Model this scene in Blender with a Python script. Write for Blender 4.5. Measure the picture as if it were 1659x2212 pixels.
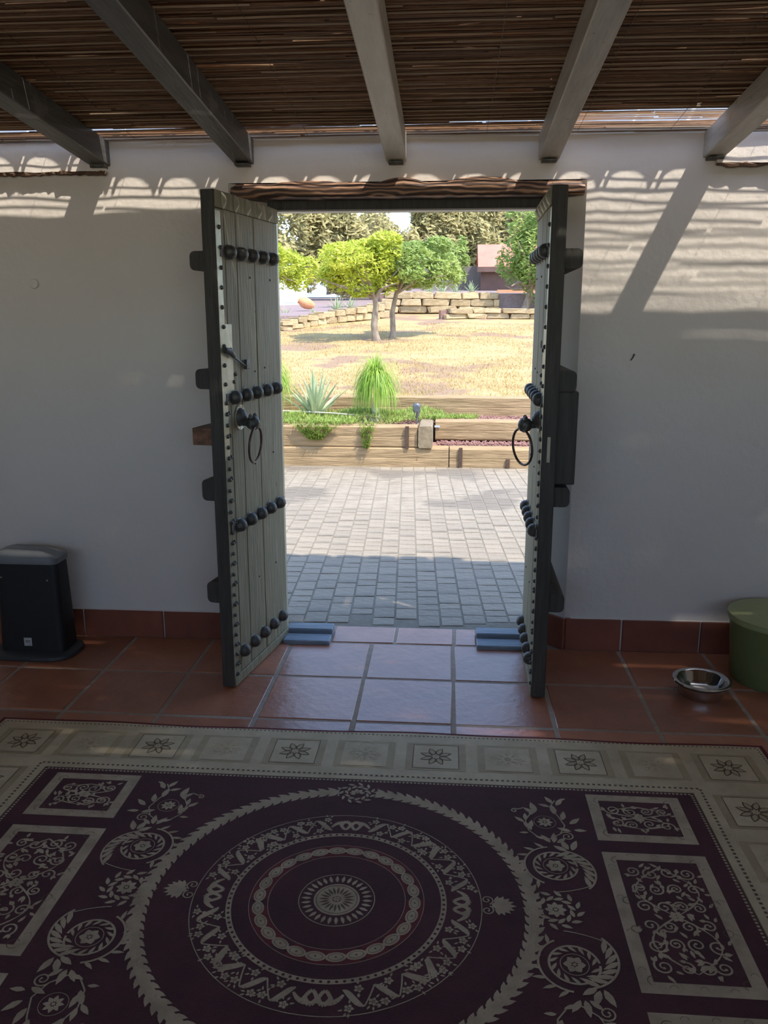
import bpy, math, random
from math import sin, cos, pi, radians, atan2, sqrt
from mathutils import Vector, Matrix, noise
random.seed(7)
for o in list(bpy.data.objects): bpy.data.objects.remove(o)
S = bpy.context.scene
COL = S.collection
R = random.random
def U(a, b): return a + (b - a) * random.random()

# ------------------------------------------------------------------ camera
CAMH = 1.55
YAW, PITCH = radians(4.4), radians(13.0)
cam = bpy.data.cameras.new('camera'); camo = bpy.data.objects.new('camera', cam); COL.objects.link(camo)
camo.location = (0, 0, CAMH)
camo.rotation_euler = (pi/2 - PITCH, 0, YAW)
cam.sensor_fit = 'VERTICAL'; cam.sensor_height = 36.0; cam.lens = 36.0*1800/2212
cam.clip_start = .02; cam.clip_end = 2000
S.camera = camo
# ------------------------------------------------------------------ light
SUN = Vector((1.33, -1.0, 2.95)).normalized()          # towards the sun
w = bpy.data.worlds.new('sky'); S.world = w; w.use_nodes = True
nt = w.node_tree; bg = nt.nodes['Background']
sk = nt.nodes.new('ShaderNodeTexSky'); sk.sky_type = 'NISHITA'; sk.sun_disc = False
sk.sun_elevation = radians(60); sk.sun_rotation = atan2(1.33, -1.0); sk.altitude = 200
sk.air_density = 1.0; sk.dust_density = .7; sk.ozone_density = 1.6
nt.links.new(sk.outputs[0], bg.inputs[0]); bg.inputs[1].default_value = .47
sl = bpy.data.lights.new('sun', 'SUN'); so = bpy.data.objects.new('sun', sl); COL.objects.link(so)
sl.energy = 5.5; sl.angle = radians(.9); sl.color = (1, .94, .83)
so.rotation_euler = SUN.to_track_quat('Z', 'Y').to_euler(); so.location = (6, -5, 12)
S.view_settings.view_transform = 'Standard'; S.view_settings.look = 'None'
S.view_settings.gamma = 1; S.view_settings.use_curve_mapping = False
S.view_settings.exposure = 0.45

# ------------------------------------------------------------------ helpers
def at(px, py, Y):
    """point of the photograph's line of sight at distance Y (used to place far things at real size)"""
    F = Vector((-sin(YAW)*cos(PITCH), cos(YAW)*cos(PITCH), -sin(PITCH)))
    Rt = Vector((cos(YAW), sin(YAW), 0)); Up = Rt.cross(F)
    d = F + Rt*((px-829.5)/1800) - Up*((py-1106)/1800)
    return Vector((0, 0, CAMH)) + d*(Y/d.y)

def mat(name, col, col2=None, scale=8, rough=.7, bump=0, stretch=(1,1,1), metal=0, spec=.5, detail=6, rnd=0,
        transl=0, spots=None, coords='Object', bscale=None, lo=.3, hi=.7):
    m = bpy.data.materials.new(name); m.use_nodes = True
    n = m.node_tree.nodes; l = m.node_tree.links; p = n['Principled BSDF']
    p.inputs['Roughness'].default_value = rough; p.inputs['Metallic'].default_value = metal
    p.inputs['Specular IOR Level'].default_value = spec
    tc = n.new('ShaderNodeTexCoord'); mp = n.new('ShaderNodeMapping'); mp.inputs['Scale'].default_value = stretch
    l.new(tc.outputs[coords], mp.inputs[0])
    no = n.new('ShaderNodeTexNoise'); no.inputs['Scale'].default_value = scale; no.inputs['Detail'].default_value = detail
    no.inputs['Roughness'].default_value = .62
    l.new(mp.outputs[0], no.inputs[0])
    cr = n.new('ShaderNodeValToRGB'); cr.color_ramp.elements[0].position = lo; cr.color_ramp.elements[1].position = hi
    cr.color_ramp.elements[0].color = (*col, 1); cr.color_ramp.elements[1].color = (*(col2 or col), 1)
    l.new(no.outputs[0], cr.inputs[0]); out = cr.outputs[0]
    if spots:
        c3, sc3, th = spots
        n2 = n.new('ShaderNodeTexNoise'); n2.inputs['Scale'].default_value = sc3; n2.inputs['Detail'].default_value = 4
        l.new(tc.outputs[coords], n2.inputs[0])
        r2 = n.new('ShaderNodeValToRGB'); r2.color_ramp.elements[0].position = th; r2.color_ramp.elements[1].position = th+.08
        l.new(n2.outputs[0], r2.inputs[0])
        mx = n.new('ShaderNodeMixRGB'); mx.inputs[2].default_value = (*c3, 1)
        l.new(r2.outputs[0], mx.inputs[0]); l.new(out, mx.inputs[1]); out = mx.outputs[0]
    if rnd:
        oi = n.new('ShaderNodeObjectInfo'); mr = n.new('ShaderNodeMapRange')
        mr.inputs[3].default_value = 1-rnd; mr.inputs[4].default_value = 1+rnd
        l.new(oi.outputs['Random'], mr.inputs[0])
        hs = n.new('ShaderNodeHueSaturation'); l.new(mr.outputs[0], hs.inputs['Value']); l.new(out, hs.inputs['Color']); out = hs.outputs[0]
    l.new(out, p.inputs['Base Color'])
    if bump:
        nb = n.new('ShaderNodeTexNoise'); nb.inputs['Scale'].default_value = bscale or scale*2; nb.inputs['Detail'].default_value = 5
        l.new(mp.outputs[0], nb.inputs[0])
        b = n.new('ShaderNodeBump'); b.inputs['Strength'].default_value = min(1, bump*2); b.inputs['Distance'].default_value = .004*max(1, bump*2)
        l.new(nb.outputs[0], b.inputs['Height']); l.new(b.outputs[0], p.inputs['Normal'])
    if transl:
        tr = n.new('ShaderNodeBsdfTranslucent'); l.new(out, tr.inputs[0])
        ms = n.new('ShaderNodeMixShader'); ms.inputs[0].default_value = transl
        l.new(p.outputs[0], ms.inputs[1]); l.new(tr.outputs[0], ms.inputs[2])
        l.new(ms.outputs[0], n['Material Output'].inputs[0])
    return m

class MB:
    def __init__(s): s.v = []; s.f = []
    def add(s, v, f):
        b = len(s.v); s.v += [tuple(p) for p in v]; s.f += [tuple(b+i for i in q) for q in f]; return s
    def box(s, x0, x1, y0, y1, z0, z1, ch=0, mtx=None, jit=0):
        """box; with ch>0 all edges chamfered"""
        if ch <= 0:
            v = [(x, y, z) for z in (z0, z1) for y in (y0, y1) for x in (x0, x1)]
            f = [(0,2,3,1), (4,5,7,6), (0,1,5,4), (2,6,7,3), (0,4,6,2), (1,3,7,5)]
        else:
            c = ch; v = []; idx = {}
            X = (x0, x1); Y = (y0, y1); Z = (z0, z1); sg = (1, -1)
            for i in (0,1):
                for j in (0,1):
                    for k in (0,1):
                        for a in (0,1,2):
                            p = [X[i], Y[j], Z[k]]
                            for b2 in range(3):
                                if b2 != a: p[b2] += c*sg[(i,j,k)[b2]]
                            idx[i,j,k,a] = len(v); v.append(tuple(p))
            f = []
            q = [(0,0),(1,0),(1,1),(0,1)]
            for i in (0,1):
                t = [idx[i,j,k,0] for j,k in q]; f.append(t if i else t[::-1])
                t = [idx[j,i,k,1] for j,k in q]; f.append(t[::-1] if i else t)
                t = [idx[j,k,i,2] for j,k in q]; f.append(t if i else t[::-1])
            for i in (0,1):
                for j in (0,1):
                    f.append((idx[i,j,0,0], idx[i,j,1,0], idx[i,j,1,1], idx[i,j,0,1]) if i == j else (idx[i,j,0,1], idx[i,j,1,1], idx[i,j,1,0], idx[i,j,0,0]))
                    f.append((idx[i,0,j,2], idx[i,1,j,2], idx[i,1,j,0], idx[i,0,j,0]) if i == j else (idx[i,0,j,0], idx[i,1,j,0], idx[i,1,j,2], idx[i,0,j,2]))
                    f.append((idx[0,i,j,1], idx[1,i,j,1], idx[1,i,j,2], idx[0,i,j,2]) if i == j else (idx[0,i,j,2], idx[1,i,j,2], idx[1,i,j,1], idx[0,i,j,1]))
                    for k in (0,1): f.append((idx[i,j,k,0], idx[i,j,k,1], idx[i,j,k,2]))
        if jit: v = [(a+U(-jit,jit), b+U(-jit,jit), c+U(-jit,jit)) for a,b,c in v]
        if mtx: v = [mtx @ Vector(p) for p in v]
        return s.add(v, f)
    def lathe(s, prof, n=24, c=(0,0,0), mtx=None, squash=1, close=False):
        v = []; m = len(prof)
        for i in range(n):
            a = 2*pi*i/n
            for r, z in prof: v.append((c[0]+r*cos(a), c[1]+r*sin(a)*squash, c[2]+z))
        if mtx: v = [mtx @ Vector(p) for p in v]
        f = [(i*m+j, ((i+1) % n)*m+j, ((i+1) % n)*m+j+1, i*m+j+1) for i in range(n) for j in range(m-1)]
        if prof[0][0] > 1e-6: f.append(tuple(i*m for i in range(n))[::-1]) if close else None
        if prof[-1][0] > 1e-6 and close: f.append(tuple(i*m+m-1 for i in range(n)))
        return s.add(v, f)
    def tube(s, pts, rad, n=8, cap=True):
        pts = [Vector(p) for p in pts]; k = len(pts)
        rr = rad if isinstance(rad, (list, tuple)) else [rad]*k
        v = []; ref = None
        for i, p in enumerate(pts):
            t = (pts[min(i+1, k-1)] - pts[max(i-1, 0)]).normalized()
            if ref is None: ref = t.orthogonal().normalized()
            ref = (ref - t*ref.dot(t)); ref = ref.normalized() if ref.length > 1e-6 else t.orthogonal().normalized()
            b = t.cross(ref)
            for j in range(n):
                a = 2*pi*j/n; v.append(p + (ref*cos(a)+b*sin(a))*rr[i])
        f = [(i*n+j, i*n+(j+1) % n, (i+1)*n+(j+1) % n, (i+1)*n+j) for i in range(k-1) for j in range(n)]
        if cap: f += [tuple(range(n))[::-1], tuple((k-1)*n+j for j in range(n))]
        return s.add(v, f)
    def torus(s, c, r, t, nrm='y', n=40, m=10):
        pts = []; v = []
        for i in range(n):
            a = 2*pi*i/n
            for j in range(m):
                b = 2*pi*j/m; q = r + t*cos(b); h = t*sin(b)
                p = (q*cos(a), h, q*sin(a)) if nrm == 'y' else (h, q*cos(a), q*sin(a)) if nrm == 'x' else (q*cos(a), q*sin(a), h)
                v.append((c[0]+p[0], c[1]+p[1], c[2]+p[2]))
        return s.add(v, [(i*m+j, ((i+1) % n)*m+j, ((i+1) % n)*m+(j+1) % m, i*m+(j+1) % m) for i in range(n) for j in range(m)])
    def mesh(s, name, m, smooth=False):
        me = bpy.data.meshes.new(name); me.from_pydata(s.v, [], s.f); me.materials.append(m)
        if smooth:
            me.polygons.foreach_set('use_smooth', [True]*len(me.polygons))
            try: me.set_sharp_from_angle(angle=radians(40))
            except Exception: pass
        me.update(); return me
    def build(s, name, m, parent=None, loc=(0,0,0), smooth=False, rot=None):
        return link(name, s.mesh(name, m, smooth), parent, loc, rot)
def link(name, me, parent=None, loc=(0,0,0), rot=None):
    o = bpy.data.objects.new(name, me); COL.objects.link(o); o.location = loc
    if rot: o.rotation_euler = rot
    if parent: o.parent = parent
    return o
def empty(name, loc=(0,0,0), rot=(0,0,0)):
    o = bpy.data.objects.new(name, None); COL.objects.link(o); o.location = loc; o.rotation_euler = rot; o.empty_display_size = .1
    return o
def tag(o, label=None, cat=None, group=None, kind=None):
    if label: o['label'] = label
    if cat: o['category'] = cat
    if group: o['group'] = group
    if kind: o['kind'] = kind
    return o

# ------------------------------------------------------------------ materials
M = {}
M['plaster'] = mat('plaster', (.77,.69,.61), (.81,.73,.65), 2.2, .55, .35, bscale=26, spec=.35)
M['plaster_out'] = mat('outer_plaster', (.78,.74,.66), (.82,.78,.70), 3, .8, .3, bscale=30)
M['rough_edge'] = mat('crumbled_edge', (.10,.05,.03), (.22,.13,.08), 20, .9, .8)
M['tile'] = mat('terracotta', (.33,.11,.055), (.46,.18,.095), 5, .36, .35, rnd=.2, bscale=22, spots=((.16,.06,.035), 55, .665), spec=.85)
M['grout'] = mat('grout', (.34,.27,.21), (.42,.34,.27), 30, .9, .4)
M['skirt'] = mat('skirting_tile', (.20,.055,.03), (.28,.085,.045), 6, .55, .25, rnd=.18)
M['reed_deep'] = mat('deep_brown_reed', (.19,.105,.058), (.36,.22,.13), 9, .65, .0, (.6,60,20), transl=.3, detail=2)
M['reed_pale'] = mat('pale_reed', (.55,.42,.29), (.75,.62,.46), 9, .6, .0, (.6,60,20), transl=.5, detail=2)
M['reed'] = mat('reed', (.34,.20,.115), (.62,.41,.25), 9, .65, .0, (.6,160,20), transl=.5, detail=2)
M['reed_dark'] = mat('old_reed', (.34,.20,.115), (.60,.40,.25), 9, .7, .0, (.6,160,20), transl=.40, detail=2)
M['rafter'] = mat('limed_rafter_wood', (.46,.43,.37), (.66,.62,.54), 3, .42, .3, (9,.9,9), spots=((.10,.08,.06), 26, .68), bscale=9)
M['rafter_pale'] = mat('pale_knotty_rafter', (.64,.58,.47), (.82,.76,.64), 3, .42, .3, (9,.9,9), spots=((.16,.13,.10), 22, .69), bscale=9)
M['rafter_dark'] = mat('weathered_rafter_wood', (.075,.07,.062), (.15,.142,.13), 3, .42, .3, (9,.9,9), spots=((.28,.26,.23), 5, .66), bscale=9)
M['iron'] = mat('dark_iron', (.06,.057,.052), (.15,.142,.13), 40, .52, .35, metal=.55)
M['rust'] = mat('rusty_iron', (.09,.05,.035), (.15,.10,.075), 30, .5, .3, metal=.6)
M['zinc'] = mat('worn_sheet_metal', (.36,.335,.23), (.50,.475,.36), 12, .45, .3, metal=.35)
M['door'] = mat('weathered_door_wood', (.175,.15,.088), (.35,.305,.195), 5, .68, .9, (16,16,.7), spots=((.05,.042,.03), 16, .72), bscale=7)
M['door_dark_shade'] = mat('dark_shaded_door_wood', (.040,.036,.030), (.075,.067,.055), 5, .65, .7, (10,10,1))  # dark wood with the shade of unlit edges and backs in its colour
M['lintel'] = mat('lintel_wood', (.07,.03,.017), (.33,.16,.09), 3.0, .6, .6, (2.2,8,11), bscale=5)
M['bluewood'] = mat('blue_grey_wood', (.13,.17,.22), (.27,.32,.38), 5, .6, .5, (1,12,12))
M['paver'] = mat('stamped_paver', (.215,.175,.125), (.30,.25,.185), 7, .7, .9, rnd=.08, bscale=32, spots=((.165,.135,.10), 1.1, .52))  # broad darker patches: paving stains plus imitated tree shade
M['joint'] = mat('paver_joint', (.165,.14,.105), (.22,.19,.145), 20, .9, .4)
M['sleeper'] = mat('old_sleeper_wood', (.20,.128,.058), (.42,.285,.15), 3, .8, .8, (.9,9,9), spots=((.12,.07,.04), 14, .70), bscale=8)
M['sleeper_end'] = mat('sleeper_end_grain', (.17,.125,.07), (.28,.21,.13), 14, .85, .6)
M['gravel'] = mat('red_lava_gravel', (.17,.075,.06), (.36,.20,.17), 60, .9, .6)
M['soil'] = mat('gravel_bed_soil', (.18,.09,.07), (.34,.21,.17), 35, .9, .7)
M['lawn'] = mat('parched_lawn', (.31,.205,.085), (.43,.31,.14), 1.6, .95, .8, (.6,1.2,1), spots=((.25,.16,.10), .9, .54), bscale=25)
M['straw'] = mat('dry_grass', (.38,.25,.09), (.54,.39,.16), 3, .8, transl=.25)
M['greengrass'] = mat('green_grass', (.20,.32,.07), (.38,.46,.14), 3, .8, transl=.3)
M['stone'] = mat('yellow_field_stone', (.29,.20,.10), (.50,.385,.23), 5, .85, .9, rnd=.2, bscale=12)
M['terrace'] = mat('purple_gravel_terrace', (.19,.135,.13), (.27,.20,.19), 12, .95, .4)
M['bark'] = mat('bark', (.14,.10,.075), (.33,.26,.19), 14, .9, .8, (1,1,.4))
M['lemon_leaf'] = mat('lemon_tree_leaf', (.36,.44,.035), (.62,.64,.10), 2.5, .5, transl=.5)
M['green_leaf'] = mat('fresh_green_leaf', (.19,.29,.06), (.42,.50,.14), 2.5, .5, transl=.45)
M['olive_leaf'] = mat('conifer_foliage', (.24,.22,.085), (.58,.50,.24), .9, .8, transl=.35)
M['palm_leaf'] = mat('palm_leaf', (.22,.38,.04), (.48,.62,.12), 3, .5, transl=.4)
M['agave_leaf'] = mat('agave_leaf', (.30,.38,.20), (.56,.60,.36), 6, .55, transl=.2, spots=((.48,.28,.12), 6, .62))
M['succulent'] = mat('ground_cover_leaf', (.17,.27,.04), (.40,.48,.11), 6, .6, transl=.3, spots=((.50,.22,.10), 9, .66))
M['trunk_pale'] = mat('pale_bulb_trunk', (.50,.43,.33), (.70,.62,.50), 14, .85, .7)
M['fence'] = mat('dark_fence', (.17,.14,.12), (.25,.21,.18), 1.5, .9, .3)
M['redroof'] = mat('red_roof', (.50,.15,.11), (.60,.21,.15), 2, .8, .3)
M['brownwall'] = mat('brown_wall', (.10,.06,.05), (.16,.09,.07), 3, .9)
M['orange'] = mat('orange_render', (.58,.27,.14), (.66,.33,.19), 3, .85)
M['white'] = mat('white_render', (.72,.72,.72), (.78,.78,.78), 3, .8)
M['pot'] = mat('terracotta_jar', (.55,.22,.10), (.68,.32,.16), 8, .75, .3)
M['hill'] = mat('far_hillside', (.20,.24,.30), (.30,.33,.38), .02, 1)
M['lightgrey'] = mat('grey_lamp_plastic', (.10,.11,.12), (.16,.17,.18), 20, .4, metal=.5)
M['rim'] = mat('chrome_like_clip', (.55,.60,.65), None, 10, .4, metal=.3)
M['heater_body'] = mat('charcoal_plastic', (.010,.011,.012), (.014,.015,.016), 20, .6)
M['heater_grey'] = mat('grey_plastic', (.19,.20,.21), (.23,.24,.25), 20, .38)
M['base_grey'] = mat('dark_grey_plastic_foot', (.035,.04,.042), (.045,.05,.052), 20, .5)
M['sticker'] = mat('white_sticker', (.5,.48,.46), None, 10, .6)
M['screw'] = mat('bright_screw', (.6,.6,.6), None, 10, .3, metal=.8)
M['steel'] = mat('stainless_steel', (.62,.60,.58), (.66,.64,.62), 10, .13, metal=1)
M['rubber'] = mat('black_rubber', (.012,.012,.012), None, 10, .6)
M['green_tin'] = mat('green_painted_tin', (.135,.165,.06), (.17,.20,.075), 8, .45)
M['green_lid'] = mat('pale_green_lid', (.32,.35,.15), (.36,.39,.18), 8, .5)
M['cream'] = mat('cream_pile', (.52,.41,.25), (.70,.57,.37), 7, .72, .5, bscale=300)
M['cream2'] = mat('tan_pile', (.42,.32,.18), (.52,.41,.24), 9, .72, .5, bscale=300)
M['motif'] = mat('motif_pile', (.38,.29,.19), (.58,.46,.31), 14, .9, .4, bscale=300)
M['rosy'] = mat('rosy_motif_pile', (.26,.14,.10), (.36,.21,.15), 14, .9, .4, bscale=300)
M['maroon'] = mat('maroon_pile', (.058,.016,.020), (.105,.028,.034), 5, .9, .6, bscale=260)
M['wine'] = mat('wine_edge_pile', (.13,.018,.022), (.18,.03,.03), 12, .9, .4, bscale=260)
M['brownpile'] = mat('brown_line_pile', (.10,.065,.035), (.16,.11,.065), 20, .9, .3, bscale=300)
M['sand'] = mat('sandy_bounce_slab', (.50,.40,.29), (.60,.49,.36), 3, .9)
M['cover'] = mat('light_blocking_slab', (.16,.11,.07), (.24,.17,.11), 3, .8)

# ------------------------------------------------------------------ room shell
WY = 3.84      # inner face of the door wall
floor = empty('floor'); tag(floor, kind='structure')
MB().box(-3.2, 3.0, -2.6, 4.06, -.14, -.0025).build('grout_bed', M['grout'], floor)
tp, tq = .395, .41
tile_me = []
for k in range(5):
    g = MB().box(-tp/2+.0085, tp/2-.0085, -tq/2+.0085, tq/2-.0085, -.02, 0, .003)
    g.v = [(x+U(-.0015,.0015), y+U(-.0015,.0015), z+(U(-.0008,.0008) if z > -.01 else 0)) for x,y,z in g.v]
    tile_me.append(g.mesh('tile', M['tile']))
for j in range(8):
    for i in range(-6, 8):
        x = .0425 - tp/2 + tp*i; y = 3.83 - tq/2 - tq*j
        if x-tp/2 < -2.7 or x+tp/2 > 3.0: continue
        link('floor_tile', random.choice(tile_me), floor, (x, y, U(-.001,.001)), (0, 0, random.choice((0,pi))))
for (a, b) in ((-.555,-.25), (-.235,.04), (.057,.155)):            # threshold row between the blue blocks
    MB().box(a, b, 3.838, 4.05, -.02, .001, .003, jit=.001).build('threshold_tile', M['tile'], floor)

# front wall with the splayed door opening
OL, OR, OTOP, WTOP = -.985, .575, 2.07, 2.345
wf = empty('wall_front', (0,0,0)); tag(wf, kind='structure')
YM, YO = 3.985, 4.25
g = MB()
def quadgrid(g, p00, p10, p11, p01, nx, ny, amp=0, nrm=(0,-1,0)):
    a, b, c, d = map(Vector, (p00, p10, p11, p01)); nrm = Vector(nrm); v = []
    for j in range(ny+1):
        for i in range(nx+1):
            s, t = i/nx, j/ny
            p = a*(1-s)*(1-t)+b*s*(1-t)+c*s*t+d*(1-s)*t
            if amp and 0 < i < nx and 0 < j < ny: p = p + nrm*(noise.noise(p*3.1)*amp+noise.noise(p*11)*amp*.3)
            v.append(p)
    g.add(v, [(j*(nx+1)+i, j*(nx+1)+i+1, (j+1)*(nx+1)+i+1, (j+1)*(nx+1)+i) for j in range(ny) for i in range(nx)])
ZF = -.02
quadgrid(g, (-3.2,WY,ZF), (OL,WY,ZF), (OL,WY,WTOP), (-3.2,WY,WTOP), 40, 44, .006)
quadgrid(g, (OR,WY,ZF), (3.0,WY,ZF), (3.0,WY,WTOP), (OR,WY,WTOP), 40, 44, .006)
quadgrid(g, (OL,WY,2.135), (OR,WY,2.135), (OR,WY,WTOP), (OL,WY,WTOP), 30, 6, .004)
IL, IR = -.845, .435
quadgrid(g, (OR,WY,2.135), (OR,WY,ZF), (IR,YM,ZF), (IR,YM,2.135), 40, 6, .003, (-1,-.7,0))   # right splay
quadgrid(g, (OL,WY,ZF), (OL,WY,2.135), (IL,YM,2.135), (IL,YM,ZF), 40, 6, .003, (1,-.7,0))
g.build('inner_plaster', M['plaster'], wf, smooth=True)
g = MB()
for x0, x1 in ((-3.2, -.855), (.46, 3.0)):
    g.add([(x0,4.0,ZF), (x1,4.0,ZF), (x1,YO,ZF), (x0,YO,ZF), (x0,4.0,WTOP), (x1,4.0,WTOP), (x1,YO,WTOP), (x0,YO,WTOP)],
          [(3,2,1,0), (4,5,6,7), (0,1,5,4), (1,2,6,5), (2,3,7,6), (3,0,4,7)])
g.box(-.855, .46, 4.0, YO, 2.055, WTOP)
g.build('outer_masonry', M['plaster_out'], wf)
MB().box(-3.2, OL-.002, WY+.01, 4.0, ZF, WTOP-.002).box(OR+.002, 3.0, WY+.01, 4.0, ZF, WTOP-.002).box(OL, OR, WY+.012, 4.0, 2.14, WTOP-.002).build('core_masonry', M['plaster_out'], wf)
# rough ledges at both ends of the wall under the roof
for x0, x1, seed in ((-3.15, -1.525, 1), (1.10, 2.95, 2)):
    g = MB(); n = 40; v = []
    for i in range(n+1):
        x = x0+(x1-x0)*i/n; zb = 2.185+.006*noise.noise(Vector((x*9, seed, 0))); yb = WY-.03+.004*noise.noise(Vector((x*7, seed, 4)))
        v += [(x, WY+.006, zb), (x, yb, zb+.003), (x, yb, 2.305), (x, WY+.006, 2.32)]
    g.add(v, [(i*4+j, i*4+4+j, i*4+5+j, i*4+1+j) for i in range(n) for j in range(1,3)] + [(0,1,2,3), (n*4+3,n*4+2,n*4+1,n*4)])
    g.build('plaster_ledge', M['plaster'], wf, smooth=True)
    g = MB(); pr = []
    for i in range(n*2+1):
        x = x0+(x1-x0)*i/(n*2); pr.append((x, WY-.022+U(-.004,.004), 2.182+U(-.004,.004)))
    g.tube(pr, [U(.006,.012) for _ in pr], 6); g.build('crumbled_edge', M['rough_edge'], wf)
# other walls (never in view, they close the room)
for nm, b in (('wall_left', (-3.35,-3.2,-2.6,4.25,-.14,2.9)), ('wall_right', (3.0,3.15,-2.6,4.25,-.14,2.9))):
    o = MB().box(*b).build(nm, M['plaster']); tag(o, kind='structure')
o = MB().box(-3.2,3.0,-2.75,-2.6,-.14,1.5).box(-3.2,3.0,-2.75,-2.6,2.6,2.9).box(-3.2,-2.9,-2.75,-2.6,1.5,2.6).box(-.15,.15,-2.75,-2.6,1.5,2.6).box(2.7,3.0,-2.75,-2.6,1.5,2.6).build('wall_back', M['plaster']); tag(o, kind='structure')  # openings added and sized to let skylight fill the room

# skirting tiles
bl = empty('baseboard_left'); tag(bl, kind='structure'); br = empty('baseboard_right'); tag(br, kind='structure')
for k in range(6):
    x1 = -.985 - .005 - .41*k; x0 = max(x1-.402, -3.19)
    if x1 > -3.15: MB().box(x0, x1, 3.826, 3.86, -.003, .138, .003, jit=.0008).build('skirting_tile', M['skirt'], bl)
for a, b in ((.578,.838), (.848,1.206), (1.214,1.60), (1.608,1.99), (2.0,2.39), (2.40,2.78)):
    MB().box(a, b, 3.824, 3.86, -.003, .156, .003, jit=.0008).build('skirting_tile', M['skirt'], br)
g = MB(); d = Vector((IR-OR, YM-WY, 0)).normalized(); L = Vector((IR-OR, YM-WY, 0)).length
mm = Matrix.Translation((OR+.002, WY-.012, 0)) @ Matrix.Rotation(atan2(d.y, d.x), 4, 'Z')
g.box(0, L-.01, -.0, .014, -.003, .156, .003, mtx=mm)
g.build('skirting_tile', M['skirt'], br)
g = MB(); g.tube([(.60+.06*i, 3.833+U(-.001,.001), .157+U(-.0015,.0015)) for i in range(38)], .005, 6)
g.build('skirting_mortar', M['plaster'], br)
g = MB(); g.tube([(-3.15+.06*i, 3.833+U(-.001,.001), .140+U(-.0015,.0015)) for i in range(37)], .005, 6)
g.build('skirting_mortar', M['plaster'], bl)

# ------------------------------------------------------------------ roof
SL = .09
def rz(y, z0): return z0 + SL*(WY-y)
RX = (-1.555, -.91, -.242, .408, 1.092)
rl = ['grey timber rafter at the far left, meeting the wall above the heater', 'grey timber rafter above the left door leaf, second from the left',
      'pale knotty rafter straight above the middle of the doorway', 'grey knotty rafter above the right door leaf', 'grey rafter at the far right, above the long slanting shadow']
def rafter(x, y0=-2.6, yend=WY+.004):
    g = MB(); n = 14; v = []
    hw = .044; ch = .004
    for i in range(n+1):
        y = yend+(y0-yend)*i/n; dx = .002*noise.noise(Vector((x*3, y*2, 0))); z = rz(y, 2.212); t = .1
        for a, b in ((-hw+ch,0), (hw-ch,0), (hw,ch), (hw,t), (-hw,t), (-hw,ch)): v.append((x+a+dx, y, z+b))
    m = 6
    g.add(v, [(i*m+j, i*m+(j+1) % m, (i+1)*m+(j+1) % m, (i+1)*m+j) for i in range(n) for j in range(m)] + [tuple(range(m))[::-1], tuple(n*m+j for j in range(m))])
    return g
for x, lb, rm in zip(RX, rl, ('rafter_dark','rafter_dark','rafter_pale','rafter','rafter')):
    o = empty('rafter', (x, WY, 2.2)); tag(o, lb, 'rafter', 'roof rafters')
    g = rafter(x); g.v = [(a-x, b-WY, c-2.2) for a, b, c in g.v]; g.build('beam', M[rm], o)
    MB().box(-.032, .032, -.05, 0, .0, .011, .002).build('bearing_plate', M['iron'], o)
GAPS = ((-.47,-.28,2.80,.006), (-.42,-.27,2.90,.005), (.78,.92,2.79,.006), (.36,.50,3.02,.004), (-1.35,-1.1,2.62,.004), (.08,.26,3.21,.004), (1.0,1.3,3.12,.005), (-.95,-.7,2.72,.0035), (-.35,-.22,2.52,.003))
def open_gap(x, y):
    for a, b, gy, h in GAPS:
        h *= 1.3
        if a < x < b and abs(y-gy) < .045:
            m = sin(pi*(x-a)/(b-a)); d = y-gy; s_ = 1 if d >= 0 else -1
            y = gy+s_*(abs(d)*(1-.5*h*m/.045)+h*m*max(0, 1-abs(d)/.045)+0)
    return y
def reeds(y0, y1, pitch, rad, zoff, mt, name, miss=0, parent=None, wob=.0025, x0=-3.15, x1=2.95, seg=.13, nx=3):
    g = MB(); y = y0
    while y > y1:
        xs = x0 - U(0, 1)
        while xs < x1:
            ln = U(1.2, 2.2); xe = min(xs+ln, x1); xa = max(xs, x0)
            xs += ln + U(0, .02)
            if xe - xa < .1 or R() < miss: continue
            k = max(2, int((xe-xa)/seg)); r = rad*U(.75, 1.12); oy = U(-.0025,.0025); sk = U(-.007,.007)
            ph = U(0, 100); zz = zoff+U(-.0015,.003)
            pts = []
            for i in range(k+1):
                x = xa+(xe-xa)*i/k; yy = y+oy+sk*(i/k-.5)+wob*noise.noise(Vector((x*2.3+ph, y*40, ph)))
                yy = open_gap(x, yy); pts.append((x, yy, rz(yy, zz) + wob*noise.noise(Vector((x*1.7, ph, 9)))))
            g.tube(pts, [r*U(.9,1.05) for _ in pts], 4, True)
        y -= pitch*U(.8, 1.2)
    o = g.build(name, mt, parent); return o
mat1 = empty('reed_mat', (0, WY, 2.31)); tag(mat1, 'brown split reed matting laid over the rafters as the ceiling', 'reed ceiling')
PO = Vector((0, -WY, -2.31))
o = reeds(3.835, 3.568, .0125, .0027, 2.320, M['reed'], 'reed_layer', .05, None, .006, seg=.12); o.parent = mat1; o.location = PO; tag(o, 'sparse reeds beside the wall glowing orange in the sun', kind='stuff')
o = reeds(3.568, 1.7, .0082, .0044, 2.320, M['reed'], 'reed_layer', .40, None, .007); o.parent = mat1; o.location = PO; tag(o, kind='stuff')
o = reeds(3.568, 1.7, .0082, .0044, 2.323, M['reed_deep'], 'dark_reeds', .30, None, .006); o.parent = mat1; o.location = PO; tag(o, kind='stuff')
o = reeds(3.80, 1.7, .050, .0032, 2.314, M['reed_pale'], 'pale_reeds', .3, None, .004); o.parent = mat1; o.location = PO; tag(o, 'thin pale reeds imitating bright slivers between the brown reeds', kind='stuff')  # pale tone varies the reeds and imitates slivers of light
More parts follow.
